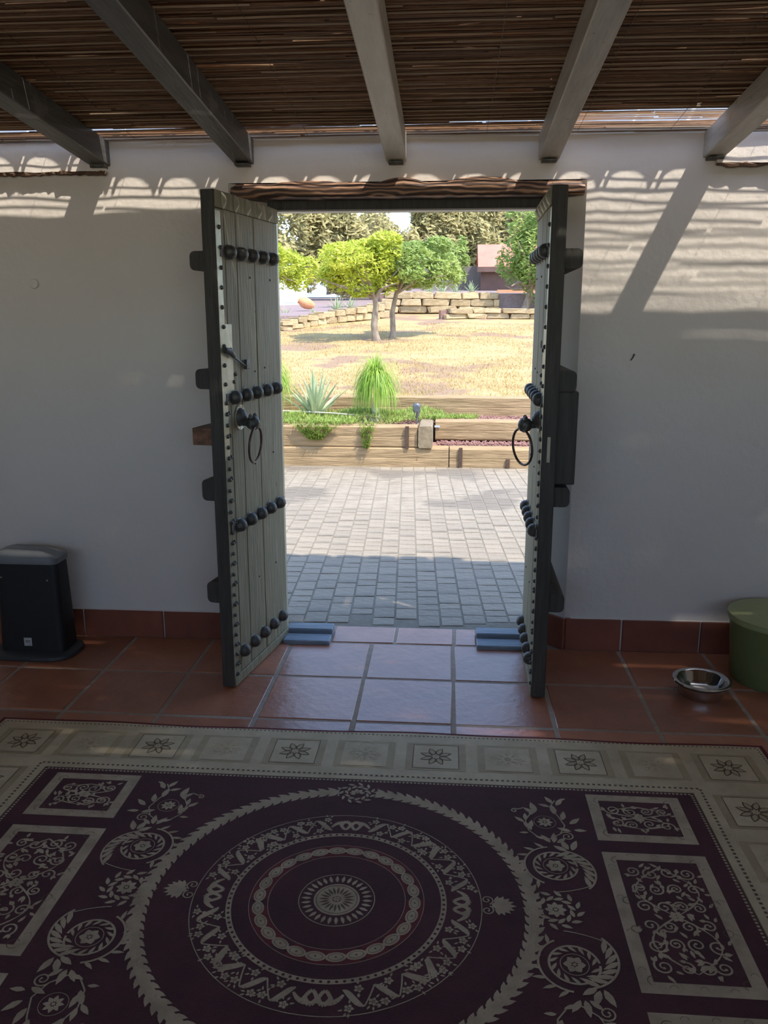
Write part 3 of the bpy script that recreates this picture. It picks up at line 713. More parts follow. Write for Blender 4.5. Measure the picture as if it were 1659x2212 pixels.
# acanthus scrolls
b = Flat(z4)
def acanthus(b, cx_, cy_, r, a0, a1, n, L, side):
    pts = [(cx_+r*cos(a0+(a1-a0)*i/40), cy_+r*sin(a0+(a1-a0)*i/40)) for i in range(41)]
    b.stroke(pts, .006)
    d = 1 if a1 > a0 else -1
    for i in range(n):
        a = a0+(a1-a0)*(i+.3)/n; b.leaf(cx_+r*cos(a), cy_+r*sin(a), a+d*pi/2 - side*d*.75, L, L*.34, -side*.15)
for cy_, R0 in ((.190, .060),):
    cx_ = .612
    b.flower(cx_, cy_, .028, 6, .85); b.ring(cx_, cy_, .034, .0358, 30)
    acanthus(b, cx_, cy_, .062, 0, 2*pi*.98, 14, .030, -1)
    acanthus(b, cx_, cy_, .088, .55*pi, 1.35*pi, 7, .036, 1)
    acanthus(b, .622, .165, .100, -.25*pi, .42*pi, 8, .050, -1)
    b.stroke([(.60+.1*t, .075+.012*t+.02*t*t) for t in [k/6 for k in range(7)]], .003)
    b.leaf(.66,.268,1.9,.05,.022); b.leaf(.67,.265,1.2,.055,.022); b.leaf(.655,.262,2.6,.045,.02)
    # plume
    for (x, y, an, L) in ((.62,.30,1.3,.05), (.61,.30,2.0,.045), (.63,.30,.6,.04), (.60,.315,2.6,.035), (.56,.36,1.9,.05), (.555,.37,1.2,.045), (.54,.40,2.2,.04), (.545,.41,1.4,.04), (.56,.44,1.0,.05),
                          (.58,.455,1.6,.06), (.575,.45,2.2,.045), (.68,.40,.6,.05), (.66,.42,1.2,.05), (.64,.45,1.5,.055), (.65,.50,.9,.05), (.64,.51,1.9,.045), (.63,.49,2.6,.04), (.69,.37,-.2,.04), (.68,.36,2.6,.045),
                          (.66,.53,.3,.03), (.55,.345,3.0,.03)):
        b.leaf(x, y, an, L, L*.42, .15)
    b.stroke([(.60,.31), (.645,.345), (.665,.39), (.65,.44), (.63,.49), (.65,.53)], .004)
    b.stroke([(.58,.32), (.55,.36), (.545,.41), (.565,.45), (.545,.48), (.525,.47)], .004); b.curl(.515,.462,.013,.5,1.1,1,.004,False)
    b.flower(.605,.405,.026,8,.5); b.ring(.605,.405,.033,.0345,24); b.curl(.665,.335,.022,2.5,1.5,-1,.004,False)
four(b, 'acanthus_scroll', ((1,1), (-1,1), (1,-1), (-1,-1)))
# corner panels
def panel(cx_, cy_, w_, h_):
    a = Flat(z3); a.rect(cx_-w_, cy_-h_, cx_+w_, cy_+h_); p = a.build('corner_panel' if h_ < .2 else 'side_panel', M['motif'])
    t = .036; c = Flat(z4); c.rect(cx_-w_+t, cy_-h_+t, cx_+w_-t, cy_+h_-t); c.build('panel_ground', M['maroon'], p)
    e = Flat(z5)
    for sx in (1,-1):
        for sy in (1,-1):
            x, y = cx_+sx*(w_-t-.002), cy_+sy*(h_-t-.002); e.disc(x, y, .026, 16)
            if h_ > .2: e.disc(cx_+sx*(w_-t+.002), cy_+sy*.055, .022, 14)
    nyy = 2 if h_ < .2 else 6; nxx = 4
    for j in range(nyy):
        for i in range(nxx):
            x = cx_+(i-(nxx-1)/2)*(2*(w_-t)-.035)/nxx+U(-.006,.006); y = cy_+(j-(nyy-1)/2)*(2*(h_-t)-.035)/nyy+U(-.006,.006)
            if abs(x-cx_) > w_-t-.04 and abs(y-cy_) > h_-t-.04: r = .015
            else: r = U(.019,.025)
            e.curl(x, y, r, U(0,6.28), U(1.1,1.5), random.choice((1,-1)), .0048)
            for q in range(3):
                an = U(0,6.28); e.leaf(x+.028*cos(an), y+.028*sin(an), an+U(-.8,.8), U(.018,.03), .011, .2)
    pts = []
    for sg in (1,-1):
        pts = [(cx_+sg*(w_-t-.03)*sin(6.28*u*1.0), cy_+(u-.5)*2*(h_-t-.03)) for u in [k/30 for k in range(31)]]; e.stroke(pts, [.002+.004*abs(sin(k*.6)) for k in range(31)])
    e.flower(cx_, cy_, .022, 6)
    hx, hy = w_-t-.002, h_-t-.002
    def ok(f): return all(abs(e.v[i][0]-cx_) < hx+.012 and abs(e.v[i][1]-cy_) < hy+.012 for i in f)
    e.f = [f for f in e.f if ok(f)]
    tag(e.build('panel_scrolls', M['motif'], p), kind='stuff')
    d = Flat(z5+.0004)
    for sx in (1,-1):
        for sy in (1,-1):
            d.ring(cx_+sx*(w_-t-.002), cy_+sy*(h_-t-.002), .0145, .0165, 18, 0, U(0,2), U(4,5.5))
            if h_ > .2: d.ring(cx_+sx*(w_-t+.002), cy_+sy*.055, .012, .014, 18, 0, 0, 5)
    for k in range(int(h_/.06)):
        yy = cy_-h_+.07+(2*h_-.14)*k/max(1, int(h_/.06)-1)
        for sx in (1,-1): d.ring(cx_+sx*(w_-.017), yy, .009, .0102, 10, 0, 0, pi)
    for k in range(3):
        for sy in (1,-1): d.ring(cx_+(k-1)*.07, cy_+sy*(h_-.017), .009, .0102, 10, 0, 0, pi)
    tag(d.build('panel_lines', M['brownpile'], p), kind='stuff')
for sx in (1,-1):
    panel(sx*.906, .449, .150, .126); panel(sx*.906, 0, .150, .267); panel(sx*.906, -.449, .150, .126)

# ------------------------------------------------------------------ heater, bowl, bin
h = empty('fan_heater', (-1.94, 3.62, 0)); tag(h, 'charcoal tower fan heater with grey top standing against the left wall', 'heater')
def rrect(hx, hy, r, z, cx_=0, n=5):
    out = []
    for (sx, sy, a) in ((1,1,0), (-1,1,pi/2), (-1,-1,pi), (1,-1,1.5*pi)):
        for k in range(n+1):
            t = a+pi/2*k/n; out.append((cx_+sx*(hx-r)+r*cos(t), sy*(hy-r)+r*sin(t), z))
    return out
def loft(loops, smooth=True):
    g = MB(); n = len(loops[0]); v = [p for L in loops for p in L]
    f = [(i*n+j, i*n+(j+1) % n, (i+1)*n+(j+1) % n, (i+1)*n+j) for i in range(len(loops)-1) for j in range(n)]
    f += [tuple(range(n))[::-1], tuple((len(loops)-1)*n+j for j in range(n))]
    return g.add(v, f)
loft([rrect(.158,.078,.03,.028), rrect(.158,.078,.03,.04), rrect(.152,.072,.03,.25), rrect(.146,.066,.028,.45)]).build('body', M['heater_body'], h, (.005,0,0), True)
cap = [rrect(.150,.070,.028,.450), rrect(.154,.073,.03,.456), rrect(.154,.073,.03,.478)]
top = [(x, y*.9, .478+.034*(1-((x+.03)/.17)**2)+.004) for x, y, z in rrect(.148,.068,.028,0)]
cap += [top, [(x*.6-.01, y*.5, .478+.040*(1-((x*.6+.02)/.17)**2)+.004) for x, y, z in rrect(.148,.068,.028,0)]]
loft(cap).build('top_cap', M['heater_grey'], h, (.002,0,0), True)
loft([rrect(.200,.125,.10,.0,0,8), rrect(.205,.13,.10,.006,0,8), rrect(.203,.128,.10,.02,0,8), rrect(.185,.11,.09,.028,0,8)]).build('foot_plate', M['base_grey'], h, (.0,-.01,0), True)
st = MB().box(-.029,.009,-.0815,-.0805,.055,.095).build('sticker', M['sticker'], h, (.0,.0,0)); tag(st, 'small white sticker')
MB().box(-.022,.002,-.0820,-.0816,.078,.081).box(-.022,.000,-.0820,-.0816,.072,.0735).box(-.004,.001,-.0820,-.0816,.060,.063).build('sticker_print', M['rubber'], st)
for x, z in ((-.115,.385), (.105,.375)): MB().lathe([(0,.002), (.003,.0015), (.004,0)], 10).build('screw', M['screw'], h, (x,-.0685,z), True, (pi/2,0,0))
loft([rrect(.03,.0008,.0004,.42,-.02), rrect(.033,.0008,.0004,.40,-.02)]).build('hand_grip', M['heater_body'], h, (0,-.067,0))

bw = empty('dog_bowl', (1.09, 3.37, 0)); tag(bw, 'shiny stainless steel pet bowl with a black rubber ring under its rim', 'bowl')
MB().lathe([(0,.012), (.05,.012), (.066,.016), (.080,.03), (.094,.062), (.100,.069), (.110,.072), (.119,.070), (.121,.066), (.118,.063), (.106,.062), (.098,.058), (.092,.020), (.091,.006), (.088,.001), (.080,.0), (0,.0005)], 48).build('bowl_body', M['steel'], bw, smooth=True)
MB().lathe([(.104,.061), (.113,.061), (.114,.057), (.108,.053), (.098,.052)], 48).build('rubber_ring', M['rubber'], bw, smooth=True)
g = MB()
for k in range(5): a = U(0,6); g.lathe([(0,.006), (.005,.004), (.006,0), (0,-.001)], 7, (.02*cos(a)-.01, .02*sin(a)-.02, .0125))
g.build('kibble', M['brownwall'], bw)

bn = empty('lidded_bin', (1.455, 3.56, 0)); tag(bn, 'green painted metal bin with pale green lid at the right edge', 'bin')
prof = [(0,.004), (.172,.004), (.176,0), (.178,.006)]
z = .012
while z < .285:
    prof += [(.178+.022*z/.3, z), (.1795+.022*z/.3, z+.004)]; z += .010
prof += [(.200,.29), (.196,.29), (0,.288)]
MB().lathe(prof, 56).build('bin_body', M['green_tin'], bn, smooth=True)
MB().lathe([(.201,.272), (.206,.270), (.209,.276), (.207,.290), (.211,.294), (.210,.300), (.204,.302), (.12,.305), (0,.306)], 56).build('bin_lid', M['green_lid'], bn, smooth=True)

o = MB().box(-9,9,-14,-2.76,-.3,-.02).build('bounce_slab', M['sand']); tag(o, kind='structure')  # unseen slab added to bounce warm sunlight into the room
# ------------------------------------------------------------------ yard
yard = empty('courtyard'); tag(yard, kind='structure')
MB().box(-9, 9, 4.06, 8.95, -.25, -.0035).build('joint_sand', M['joint'], yard)
MB().box(-9, -3.2, 3.0, 4.06, -.25, -.012).box(3.15, 9, 3.0, 4.06, -.25, -.012).build('side_apron', M['joint'], yard)
ax = radians(2.7); ux, uy = Vector((cos(ax), sin(ax), 0)), Vector((-sin(ax), cos(ax), 0)); org = Vector((.225, 4.06, 0))
lens = (.09,.11,.13,.16,.20)
def paver_mesh(L, w_=.1185):
    g = MB(); a, b = w_/2-.0022, L/2-.0020; v = []
    for (x, y) in ((-a,-b), (a,-b), (a,b), (-a,b)): v += [(x+U(-.0012,.0012), y+U(-.0012,.0012), -.02)]
    for (x, y) in ((-a+.0025,-b+.0025), (a-.0025,-b+.0025), (a-.0025,b-.0025), (-a+.0025,b-.0025)): v += [(x, y, U(-.002,.001))]
    g.add(v, [(4,5,6,7), (0,1,5,4), (1,2,6,5), (2,3,7,6), (3,0,4,7)]); return g
pm = {L: [paver_mesh(L).mesh('paver', M['paver']) for _ in range(3)] for L in lens}
cells = []
for c in range(-46, 42):
    y = -.3-U(0,.2)
    while y < 5.2:
        L = random.choice(lens); p = org+ux*(c+.5)*.1205+uy*(y+L/2); y += L+.001
        if p.y-L/2 < 4.055 or p.y+L/2 > 8.9 or abs(p.x) > 5: continue
        cells.append((p, L))
cells.sort(key=lambda t: (0 if -.95-(t[0].y-4)*.22 < t[0].x < .42+(t[0].y-4)*.1 else 100)+t[0].y)
st = MB()
for k, (p, L) in enumerate(cells):
    if k < 298: link('paver', random.choice(pm[L]), yard, p, (0, 0, ax))
    else:
        q = paver_mesh(L); mt_ = Matrix.Translation(p) @ Matrix.Rotation(ax, 4, 'Z'); st.add([mt_ @ Vector(v) for v in q.v], q.f)
o = st.build('far_pavers', M['paver'], yard); tag(o, kind='stuff')

# sleepers
def sleeper(x0, x1, y0, y1, z0, z1, label, mt='sleeper', group='old timber sleepers edging the bed'):
    cx_, cy_ = (x0+x1)/2, (y0+y1)/2
    along = 'x' if x1-x0 > y1-y0 else 'y'
    g = MB(); n = 24; v = []; hy = ((y1-y0) if along == 'x' else (x1-x0))/2; Ln = ((x1-x0) if along == 'x' else (y1-y0))/2; H_ = z1-z0; c = .014
    sd = U(0,99)
    for i in range(n+1):
        t = -Ln+2*Ln*i/n
        for (a, b_) in ((-hy+c,0), (hy-c,0), (hy,c), (hy,H_-c), (hy-c,H_), (-hy+c,H_), (-hy,H_-c), (-hy,H_*.55), (-hy+.003,H_*.5), (-hy,H_*.45), (-hy,c)):
            e = .005*noise.noise(Vector((t*3, a*9+sd, b_*9))); a += e; b_ += e*.8 if b_ > .01 else 0
            v.append((t, a, b_) if along == 'x' else (-a, t, b_))
    m = 11
    g.add(v, [(i*m+j, i*m+m+j, i*m+m+(j+1) % m, i*m+(j+1) % m) for i in range(n) for j in range(m)] + [tuple(range(m)), tuple(n*m+j for j in range(m))[::-1]])
    g.f = [q[::-1] for q in g.f]
    o = g.build('timber_sleeper', M[mt], None, (cx_, cy_, z0)); tag(o, label, 'timber sleeper', group); return o
SG = 'old timber sleepers edging the bed'
sleeper(-4.2, .012, 8.88, 9.10, -.02, .205, 'bottom timber sleeper on the left, on the courtyard paving')
sleeper(.022, 3.6, 8.88, 9.10, -.02, .205, 'bottom timber sleeper on the right, in front of the lower red gravel strip')
sleeper(-4.2, -.325, 8.89, 9.11, .207, .437, 'upper left timber sleeper with trailing plants hanging over it')
o = sleeper(-.315, -.165, 8.86, 9.55, .207, .44, 'short timber sleeper laid end on, its square cut end facing the doorway', 'sleeper_end')
sleeper(-.14, 3.6, 9.33, 9.55, .23, .448, 'middle timber sleeper on the right between two strips of red gravel')
sleeper(-4.4, 4.6, 10.20, 10.40, .38, .635, 'rear timber sleeper along the edge of the dry lawn')
brk = MB().box(-.0,.06,0,.006,0,.022).build('angle_bracket', M['rim'], None, (-.150, 9.315, .375)); tag(brk, 'small pale blue metal bracket beside the end-on sleeper', 'bracket')
# iron stakes
for k, (x, y, z0_, z1_, lb) in enumerate(((-.435, 8.868, .20, .44, 'rusty stake holding the upper left sleeper near its end'), (.14, 8.866, .0, .215, 'rusty stake holding the bottom right sleeper near the joint'), (.645, 8.866, .0, .10, 'short rusty stake against the bottom right sleeper'))):
    o = MB().box(-.02,.02,-.006,.012,0,z1_-z0_,.002).build('stake', M['rust'], None, (x, y, z0_)); tag(o, lb, 'stake', 'stakes holding the sleepers')
# bed ground
bed = empty('planting_bed', (0, 9.1, 0)); tag(bed, kind='structure')
MB().box(-4.3, -.32, .0, 1.12, -.1, .40).box(-.32, 4.6, .46, 1.12, -.1, .40).box(-.17, 4.6, -.0, .25, -.1, .205).build('bed_soil', M['soil'], bed)
g = MB()
def pebble(g, x, y, z, r):
    v = [Vector((U(-.4,1),U(-.5,.5),U(-.5,.5))), Vector((-1,U(-.4,.4),U(-.4,.4))), Vector((U(-.3,.3),1,0)), Vector((U(-.3,.3),-1,0)), Vector((0,0,.8)), Vector((0,0,-.8))]
    v[0].x = 1; g.add([(x+a.x*r, y+a.y*r, z+a.z*r) for a in v], [(0,2,4), (2,1,4), (1,3,4), (3,0,4), (2,0,5), (1,2,5), (3,1,5), (0,3,5)])
for _ in range(1500): pebble(g, U(-.12,2.2), U(9.105,9.325), .208+U(0,.02), U(.006,.016))
for _ in range(2000): pebble(g, U(-.9,2.4), U(9.56,10.18), .404+U(0,.018), U(.006,.016))
for _ in range(700): pebble(g, U(-2.2,-.35), U(9.12,9.6), .404+U(0,.018), U(.006,.016))
o = g.build('red_gravel', M['gravel']); tag(o, 'reddish lava gravel between the timber sleepers', 'gravel', kind='stuff')

def blade(g, p, d, L, wd, droop, n=5, up=.0, fold=0):
    d = Vector(d).normalized(); side = d.cross(Vector((0,0,1))); side = side.normalized() if side.length > .01 else Vector((1,0,0))
    p = Vector(p); v = []; dd = Vector(d)
    for i in range(n+1):
        t = i/n; w_ = wd*(1-t)**.6*(.6+.4*min(1, t*4)) if i < n else .0005
        v += [p+side*w_, p-side*w_]
        dd = (dd+Vector((0,0,-droop/n*(1+t)))).normalized(); p = p+dd*L/n
    g.add(v, [(2*i, 2*i+1, 2*i+3, 2*i+2) for i in range(n)])
# ground cover
g = MB()
def succ(g, x, y, z, L):
    for _ in range(5):
        a = U(0,6.28); e = U(.2,1.3); blade(g, (x,y,z), (cos(a)*cos(e), sin(a)*cos(e), sin(e)), L*U(.7,1.2), .0045, .1, 2)
for _ in range(4200):
    x = U(-3.2,-.05); y = U(9.05,10.1)
    if x > -.36 and y < 9.5: continue
    if x > -1.0 and y < 9.35 and R() < .75: continue
    dens = noise.noise(Vector((x*1.7, y*2.2, 3)))
    if dens < -.38: continue
    succ(g, x, y, .405+U(0,.05)+.14*max(0, dens+.1), U(.04,.075))
for _ in range(260): succ(g, U(-.1,.35)+.0, U(9.75,10.12), .42, U(.03,.055))
# trailing over the sleeper
for (cx_, wd_, dn, n_) in ((-1.42,.36,.19,420), (-1.92,.18,.36,230), (-.87,.12,.28,190), (-1.92,.07,.46,60), (-2.4,.2,.10,100)):
    for _ in range(n_):
        t = R(); x = cx_+U(-1,1)*wd_*(1-t*.75)*.8; zz = .47-dn*t; succ(g, x, 8.87-U(0,.03)+(.09*(1-t) if t < .15 else 0), zz, U(.025,.05))
for _ in range(500): succ(g, U(-2.6,-1.0), U(8.9,9.12), .445+U(0,.03), U(.03,.05))
o = g.build('ground_cover', M['succulent']); tag(o, 'low green succulent ground cover trailing over the timber sleeper', 'plants', kind='stuff')
# irrigation hose
pts = [(-2.3,9.62,.50), (-1.9,9.60,.515), (-1.62,9.60,.505), (-1.35,9.55,.500), (-1.0,9.47,.485), (-.78,9.40,.475)]
o = MB().tube(pts, .008, 8).build('irrigation_pipe', M['trunk_pale'], None, smooth=True); tag(o, 'thin pale pipe lying across the ground cover', 'pipe')
# ponytail palm
def ponytail(loc, s, lab, n=620):
    t = empty('ponytail_palm', loc); tag(t, lab, 'palm', 'ponytail palms in the bed')
    MB().lathe([(.095*s,-.03), (.090*s,.0), (.072*s,.05*s), (.045*s,.11*s), (.030*s,.18*s), (.026*s,.30*s), (.024*s,.45*s), (.018*s,.50*s), (0,.51*s)], 18).build('trunk', M['trunk_pale'], t, smooth=True)
    g = MB()
    for _ in range(n):
        a = U(0,6.28); e = U(.55,1.5); hz = U(.42,.53)*s
        blade(g, (0,0,hz), (cos(a)*cos(e), sin(a)*cos(e), sin(e)), U(.32,.62)*s, .0055, U(2.6,5.2), 8)
    for _ in range(260):
        a = U(0,6.28); q = U(.1,.8); blade(g, (0,0,.5*s), (cos(a)*q, sin(a)*q, 1), U(.24,.42)*s, .005, U(.2,3.2), 6)
    o = g.build('leaves', M['palm_leaf'], t); tag(o, kind='stuff')
ponytail((-.835, 9.55, .42), .98, 'ponytail palm with pale swollen trunk in the middle of the bed')
ponytail((-2.12, 9.75, .42), 1.05, 'ponytail palm half hidden behind the left door leaf')
# agaves
def agave(loc, s, n, lab, group, parts=True):
    t = empty('agave', loc); tag(t, lab, 'agave', group)
    gg = MB()
    for i in range(n):
        a = i*2.4+U(-.2,.2); e = 1.50-.92*(i/n)**.8
        g = MB(); d = Vector((cos(a)*cos(e), sin(a)*cos(e), sin(e))); L = s*U(.8,1.1); side = d.cross(Vector((0,0,1))).normalized(); nn_ = side.cross(d)
        v = []; k = 6; p = Vector((0,0,0))
        for q in range(k+1):
            u = q/k; w_ = s*.060*(1-u)**.75*(.75+.5*min(1,u*3)); p = d*L*u + Vector((0,0,-.10*L*u*u*cos(e)))
            v += [p+side*w_+nn_*w_*.5, p-nn_*w_*.25, p-side*w_+nn_*w_*.5]
        g.add(v, [(3*q+j, 3*q+j+1, 3*q+4+j, 3*q+3+j) for q in range(k) for j in (0,1)])
        if parts: g.build('leaf', M['agave_leaf'], t)
        else: gg.add(g.v, g.f)
    if not parts: o = gg.build('leaves', M['agave_leaf'], t); tag(o, kind='stuff')
agave((-1.56, 9.72, .41), .58, 28, 'spiky grey green agave in the bed left of the palm', 'agaves')
# path light
t = empty('path_light', (-.345, 9.16, .40)); tag(t, 'small dark garden spike light behind the upper left sleeper end', 'garden light')
MB().tube([(0,0,-.05), (0,0,.10)], .010, 10).build('spike', M['lightgrey'], t, smooth=True)
MB().lathe([(0,.09), (.012,.095), (.022,.115), (.033,.15), (.041,.19), (.043,.225), (.040,.245), (.030,.256), (0,.258)], 22, squash=.8).build('lamp_shade', M['lightgrey'], t, smooth=True)
MB().lathe([(0,.0), (.030,.0), (.034,.004), (0,.005)], 20).build('lens', M['lightgrey'], t, (0,-.037,.205), True, (pi/2,0,0))

# ------------------------------------------------------------------ lawn
LS = .076
def lz(y): return .62+LS*(y-10.4) + (.0 if y > 10.5 else 0)
g = MB(); nx, ny = 50, 44; v = []
for j in range(ny+1):
    y = 10.38+(27-10.38)*j/ny
    for i in range(nx+1):
        x = -9+18*i/nx; v.append((x, y, lz(y)+(.03*noise.noise(Vector((x*.6, y*.6, 0))) if j else 0)))
g.add(v, [(j*(nx+1)+i, j*(nx+1)+i+1, (j+1)*(nx+1)+i+1, (j+1)*(nx+1)+i) for j in range(ny) for i in range(nx)])
o = g.build('lawn_ground', M['lawn'], smooth=True); tag(o, kind='structure')
g = MB(); g2 = MB()
for k in range(36000):
    y = 10.45+(R()**1.5)*11; x = (-.085*y-.5)+U(-1.15,1.35)*(y*.22)+.3
    if noise.noise(Vector((x*.8, y*.45, 5))) < -.08 and R() < .65: continue
    a = U(0,6.28); h_ = U(.02,.055); w_ = U(.003,.006)*(1+.06*(y-10)); z = lz(y)-.01+.03*noise.noise(Vector((x*.6, y*.6, 0)))
    t = g2 if (y < 11.0 and R() < .12) else g
    t.add([(x-w_,y,z), (x+w_,y,z), (x+U(-.03,.03), y+U(-.03,.03), z+h_)], [(0,1,2)])
o = g.build('dry_grass', M['straw']); tag(o, 'straw coloured dry grass covering the sloping lawn', 'grass', kind='stuff')
o = g2.build('green_grass', M['greengrass']); tag(o, 'sparse green blades along the near edge of the lawn', 'grass', kind='stuff')

# ------------------------------------------------------------------ stone walls
def stone_me():
    g = MB().box(-.5,.5,-.5,.5,-.5,.5,.09); g.v = [(x+U(-.05,.05), y+U(-.06,.06), z+U(-.05,.05)) for x, y, z in g.v]
    return g.mesh('stone', M['stone'])
SM = [stone_me() for _ in range(8)]
def stonewall(path, h0, h1, rows, label, slen=.42):
    root = empty('stone_wall', path[0]); tag(root, label, 'stone wall', 'dry stone walls on the slope'); o0 = Vector(path[0])
    segs = [(Vector(path[i]), Vector(path[i+1])) for i in range(len(path)-1)]; tot = sum((b-a).length for a, b in segs)
    core = MB()
    for r_ in range(rows):
        s_ = U(0,.15)
        while s_ < tot-.05:
            L = min(U(.7,1.4)*slen, tot-s_); m_ = s_+L/2; acc = 0
            for a, b in segs:
                l_ = (b-a).length
                if m_ <= acc+l_ or (a, b) == segs[-1]:
                    p = a+(b-a)*((m_-acc)/l_); an = atan2((b-a).y, (b-a).x); break
                acc += l_
            hh = (h0+(h1-h0)*m_/tot)/rows; zc = p.z+hh*(r_+.5)
            o = link('stone', random.choice(SM), root, Vector((p.x+U(-.02,.02), p.y+U(-.03,.03), zc))-o0, (U(-.03,.03), U(-.04,.04), an+U(-.05,.05)+random.choice((0,pi))))
            o.scale = (L*.97, .34*U(.9,1.1), hh*.97); s_ += L
    for a, b in segs:
        an = atan2((b-a).y, (b-a).x); nrm = Vector((-sin(an), cos(an), 0))
        hh = (h0+h1)/2*.9
        core.add([a-o0+nrm*.0, b-o0+nrm*.0, b-o0+nrm*.2, a-o0+nrm*.2]+[q-o0+Vector((0,0,hh*(.7 if h0<h1 else .95))) for q in (a, b, b+nrm*.2, a+nrm*.2)], [(3,2,1,0), (4,5,6,7), (0,1,5,4), (1,2,6,5), (2,3,7,6), (3,0,4,7)])
    core.build('rubble_core', M['soil'], root)
def G(px, py):
    """point of the sloping lawn seen at that pixel of the photograph"""
    a = at(px, py, 10); C0 = Vector((0,0,CAMH)); d = (a-C0); t = (.62-LS*10.4-CAMH)/(d.z-LS*d.y); return C0+d*t
pA = [G(560,719), G(605,714), G(705,699), G(800,690), G(835,685)]
stonewall(pA, .17, .42, 2, 'low two course stone wall curving up behind the tree trunks', .40)
zB = 1.735
pB = [(-2.05,25.0,zB), (-.6,25.0,zB), (1.4,25.2,zB-.02)]
stonewall(pB, .60, .60, 3, 'taller three course yellow stone wall below the fence', .62)
pC = [G(952,690), G(1050,688), G(1200,690)]
stonewall(pC, .27, .27, 2, 'low stone edging in front of the right tree', .50)
# terraces behind
g = MB(); g.add([(-14,21.0,1.58), (-3.3,21.9,1.65), (-1.9,24.4,1.80), (-2.1,25.2,1.85), (-2.1,45,2.7), (-14,45,2.7), (-14,21,1.2), (-3.2,21.8,1.3), (-1.8,24.3,1.4), (-2.0,25.2,1.5)], [(0,1,2,3,4,5), (0,6,7,1), (1,7,8,2), (2,8,9,3)])
o = g.build('left_terrace', M['terrace']); tag(o, kind='structure')
g = MB(); g.add([(-2.15,25.15,2.28), (12,25.3,2.28), (12,45,3.2), (-2.15,45,3.2), (-2.15,25.15,1.5), (12,25.3,1.5)], [(0,1,2,3), (4,5,1,0)])
o = g.build('upper_terrace', M['terrace']); tag(o, kind='structure')

# ------------------------------------------------------------------ trees
def tree(name, label, base, trunk_h, cc, rad, nleaf, leaf, lm, tr=.07, lean=(0,0), group=None, branches=9, shell=.55, holes=.0, cat='tree'):
    root = empty(name, base); tag(root, label, cat, group)
    g = MB(); top = Vector((lean[0], lean[1], trunk_h)); sd = U(0, 50)
    pts = [Vector((0,0,-.1)).lerp(top, t) + Vector((.06*sin(t*5+sd), .05*cos(t*4+sd), 0))*(t*(1-t)*3) for t in (0,.2,.4,.6,.8,1)]
    g.tube(pts, [tr*(1.5 if i == 0 else 1.1-.08*i) for i in range(6)], 9)
    c = Vector(cc)-Vector(base); rv = Vector(rad)
    for k in range(branches):
        a = 2*pi*k/branches+U(-.3,.3); end = c+Vector((cos(a)*rv.x*.75, sin(a)*rv.y*.75, rv.z*U(-.5,.4)))
        mid = (top+end)/2+Vector((U(-.1,.1), U(-.1,.1), U(-.05,.15)))*rv.z
        g.tube([top-Vector((0,0,.05)), top.lerp(mid,.5), mid, mid.lerp(end,.6), end], [tr*.55,tr*.42,tr*.32,tr*.2,tr*.08], 6)
    g.build('trunk', M['bark'], root, smooth=True)
    v = []; f = []
    blobs = [(Vector((0,0,0)), .62)]
    for k in range(13):
        d = Vector((random.gauss(0,1), random.gauss(0,1), random.gauss(0,.75)+.1)).normalized()*U(.45,.78); blobs.append((d, U(.24,.42)))
    n = 0
    while n < nleaf:
        bc, br = random.choice(blobs) if R() < .85 else blobs[0]
        d = Vector((random.gauss(0,1), random.gauss(0,1), random.gauss(0,1))).normalized(); r_ = (shell+(1-shell)*R())**.6
        q = bc+d*br*r_
        if noise.noise(q*3.4+Vector((sd,0,0))) < -.12 and R() < .8: n += .3; continue
        if q.z < -.45 and R() < .5: n += .2; continue
        p = c+Vector((q.x*rv.x, q.y*rv.y, q.z*rv.z))*1.02
        u = Vector((random.gauss(0,1), random.gauss(0,1), random.gauss(0,.6))).normalized(); w_ = u.orthogonal().normalized()
        s_ = leaf*U(.6,1.3); b = len(v); v += [p-u*s_, p+w_*s_*.38, p+u*s_, p-w_*s_*.38]; f.append((b,b+1,b+2,b+3)); n += 1
    me = bpy.data.meshes.new('foliage'); me.from_pydata(v, [], f); me.materials.append(M[lm]); o = link('foliage', me, root); tag(o, kind='stuff')
    return root
LG = 'small fruit trees on the lawn'
tree('lemon_tree', 'larger yellow green lemon tree on the lawn, its trunk the left one of the pair', (-1.47,17.25,1.14), .88, (-1.85,17.3,2.62), (1.18,1.05,.72), 11000, .056, 'lemon_leaf', .075, (-.05,0), LG)
tree('lemon_tree', 'green lemon tree behind the larger one, its trunk the right one of the pair', (-1.22,17.75,1.18), .95, (-.66,17.9,2.60), (1.02,.95,.64), 8500, .054, 'green_leaf', .06, (.12,0), LG)
tree('lemon_tree', 'bright yellow green tree half hidden by the left door leaf', (-4.3,20.2,1.5), 1.1, (-3.95,20.2,2.72), (.95,.95,.78), 6000, .06, 'lemon_leaf', .06, (0,0), LG)
tree('bushy_tree', 'bushy green tree on the right, beside the red roofed shed', (2.06,24.6,1.72), .7, (2.50,24.6,3.30), (1.30,1.25,1.70), 15000, .072, 'green_leaf', .12, (.2,0))
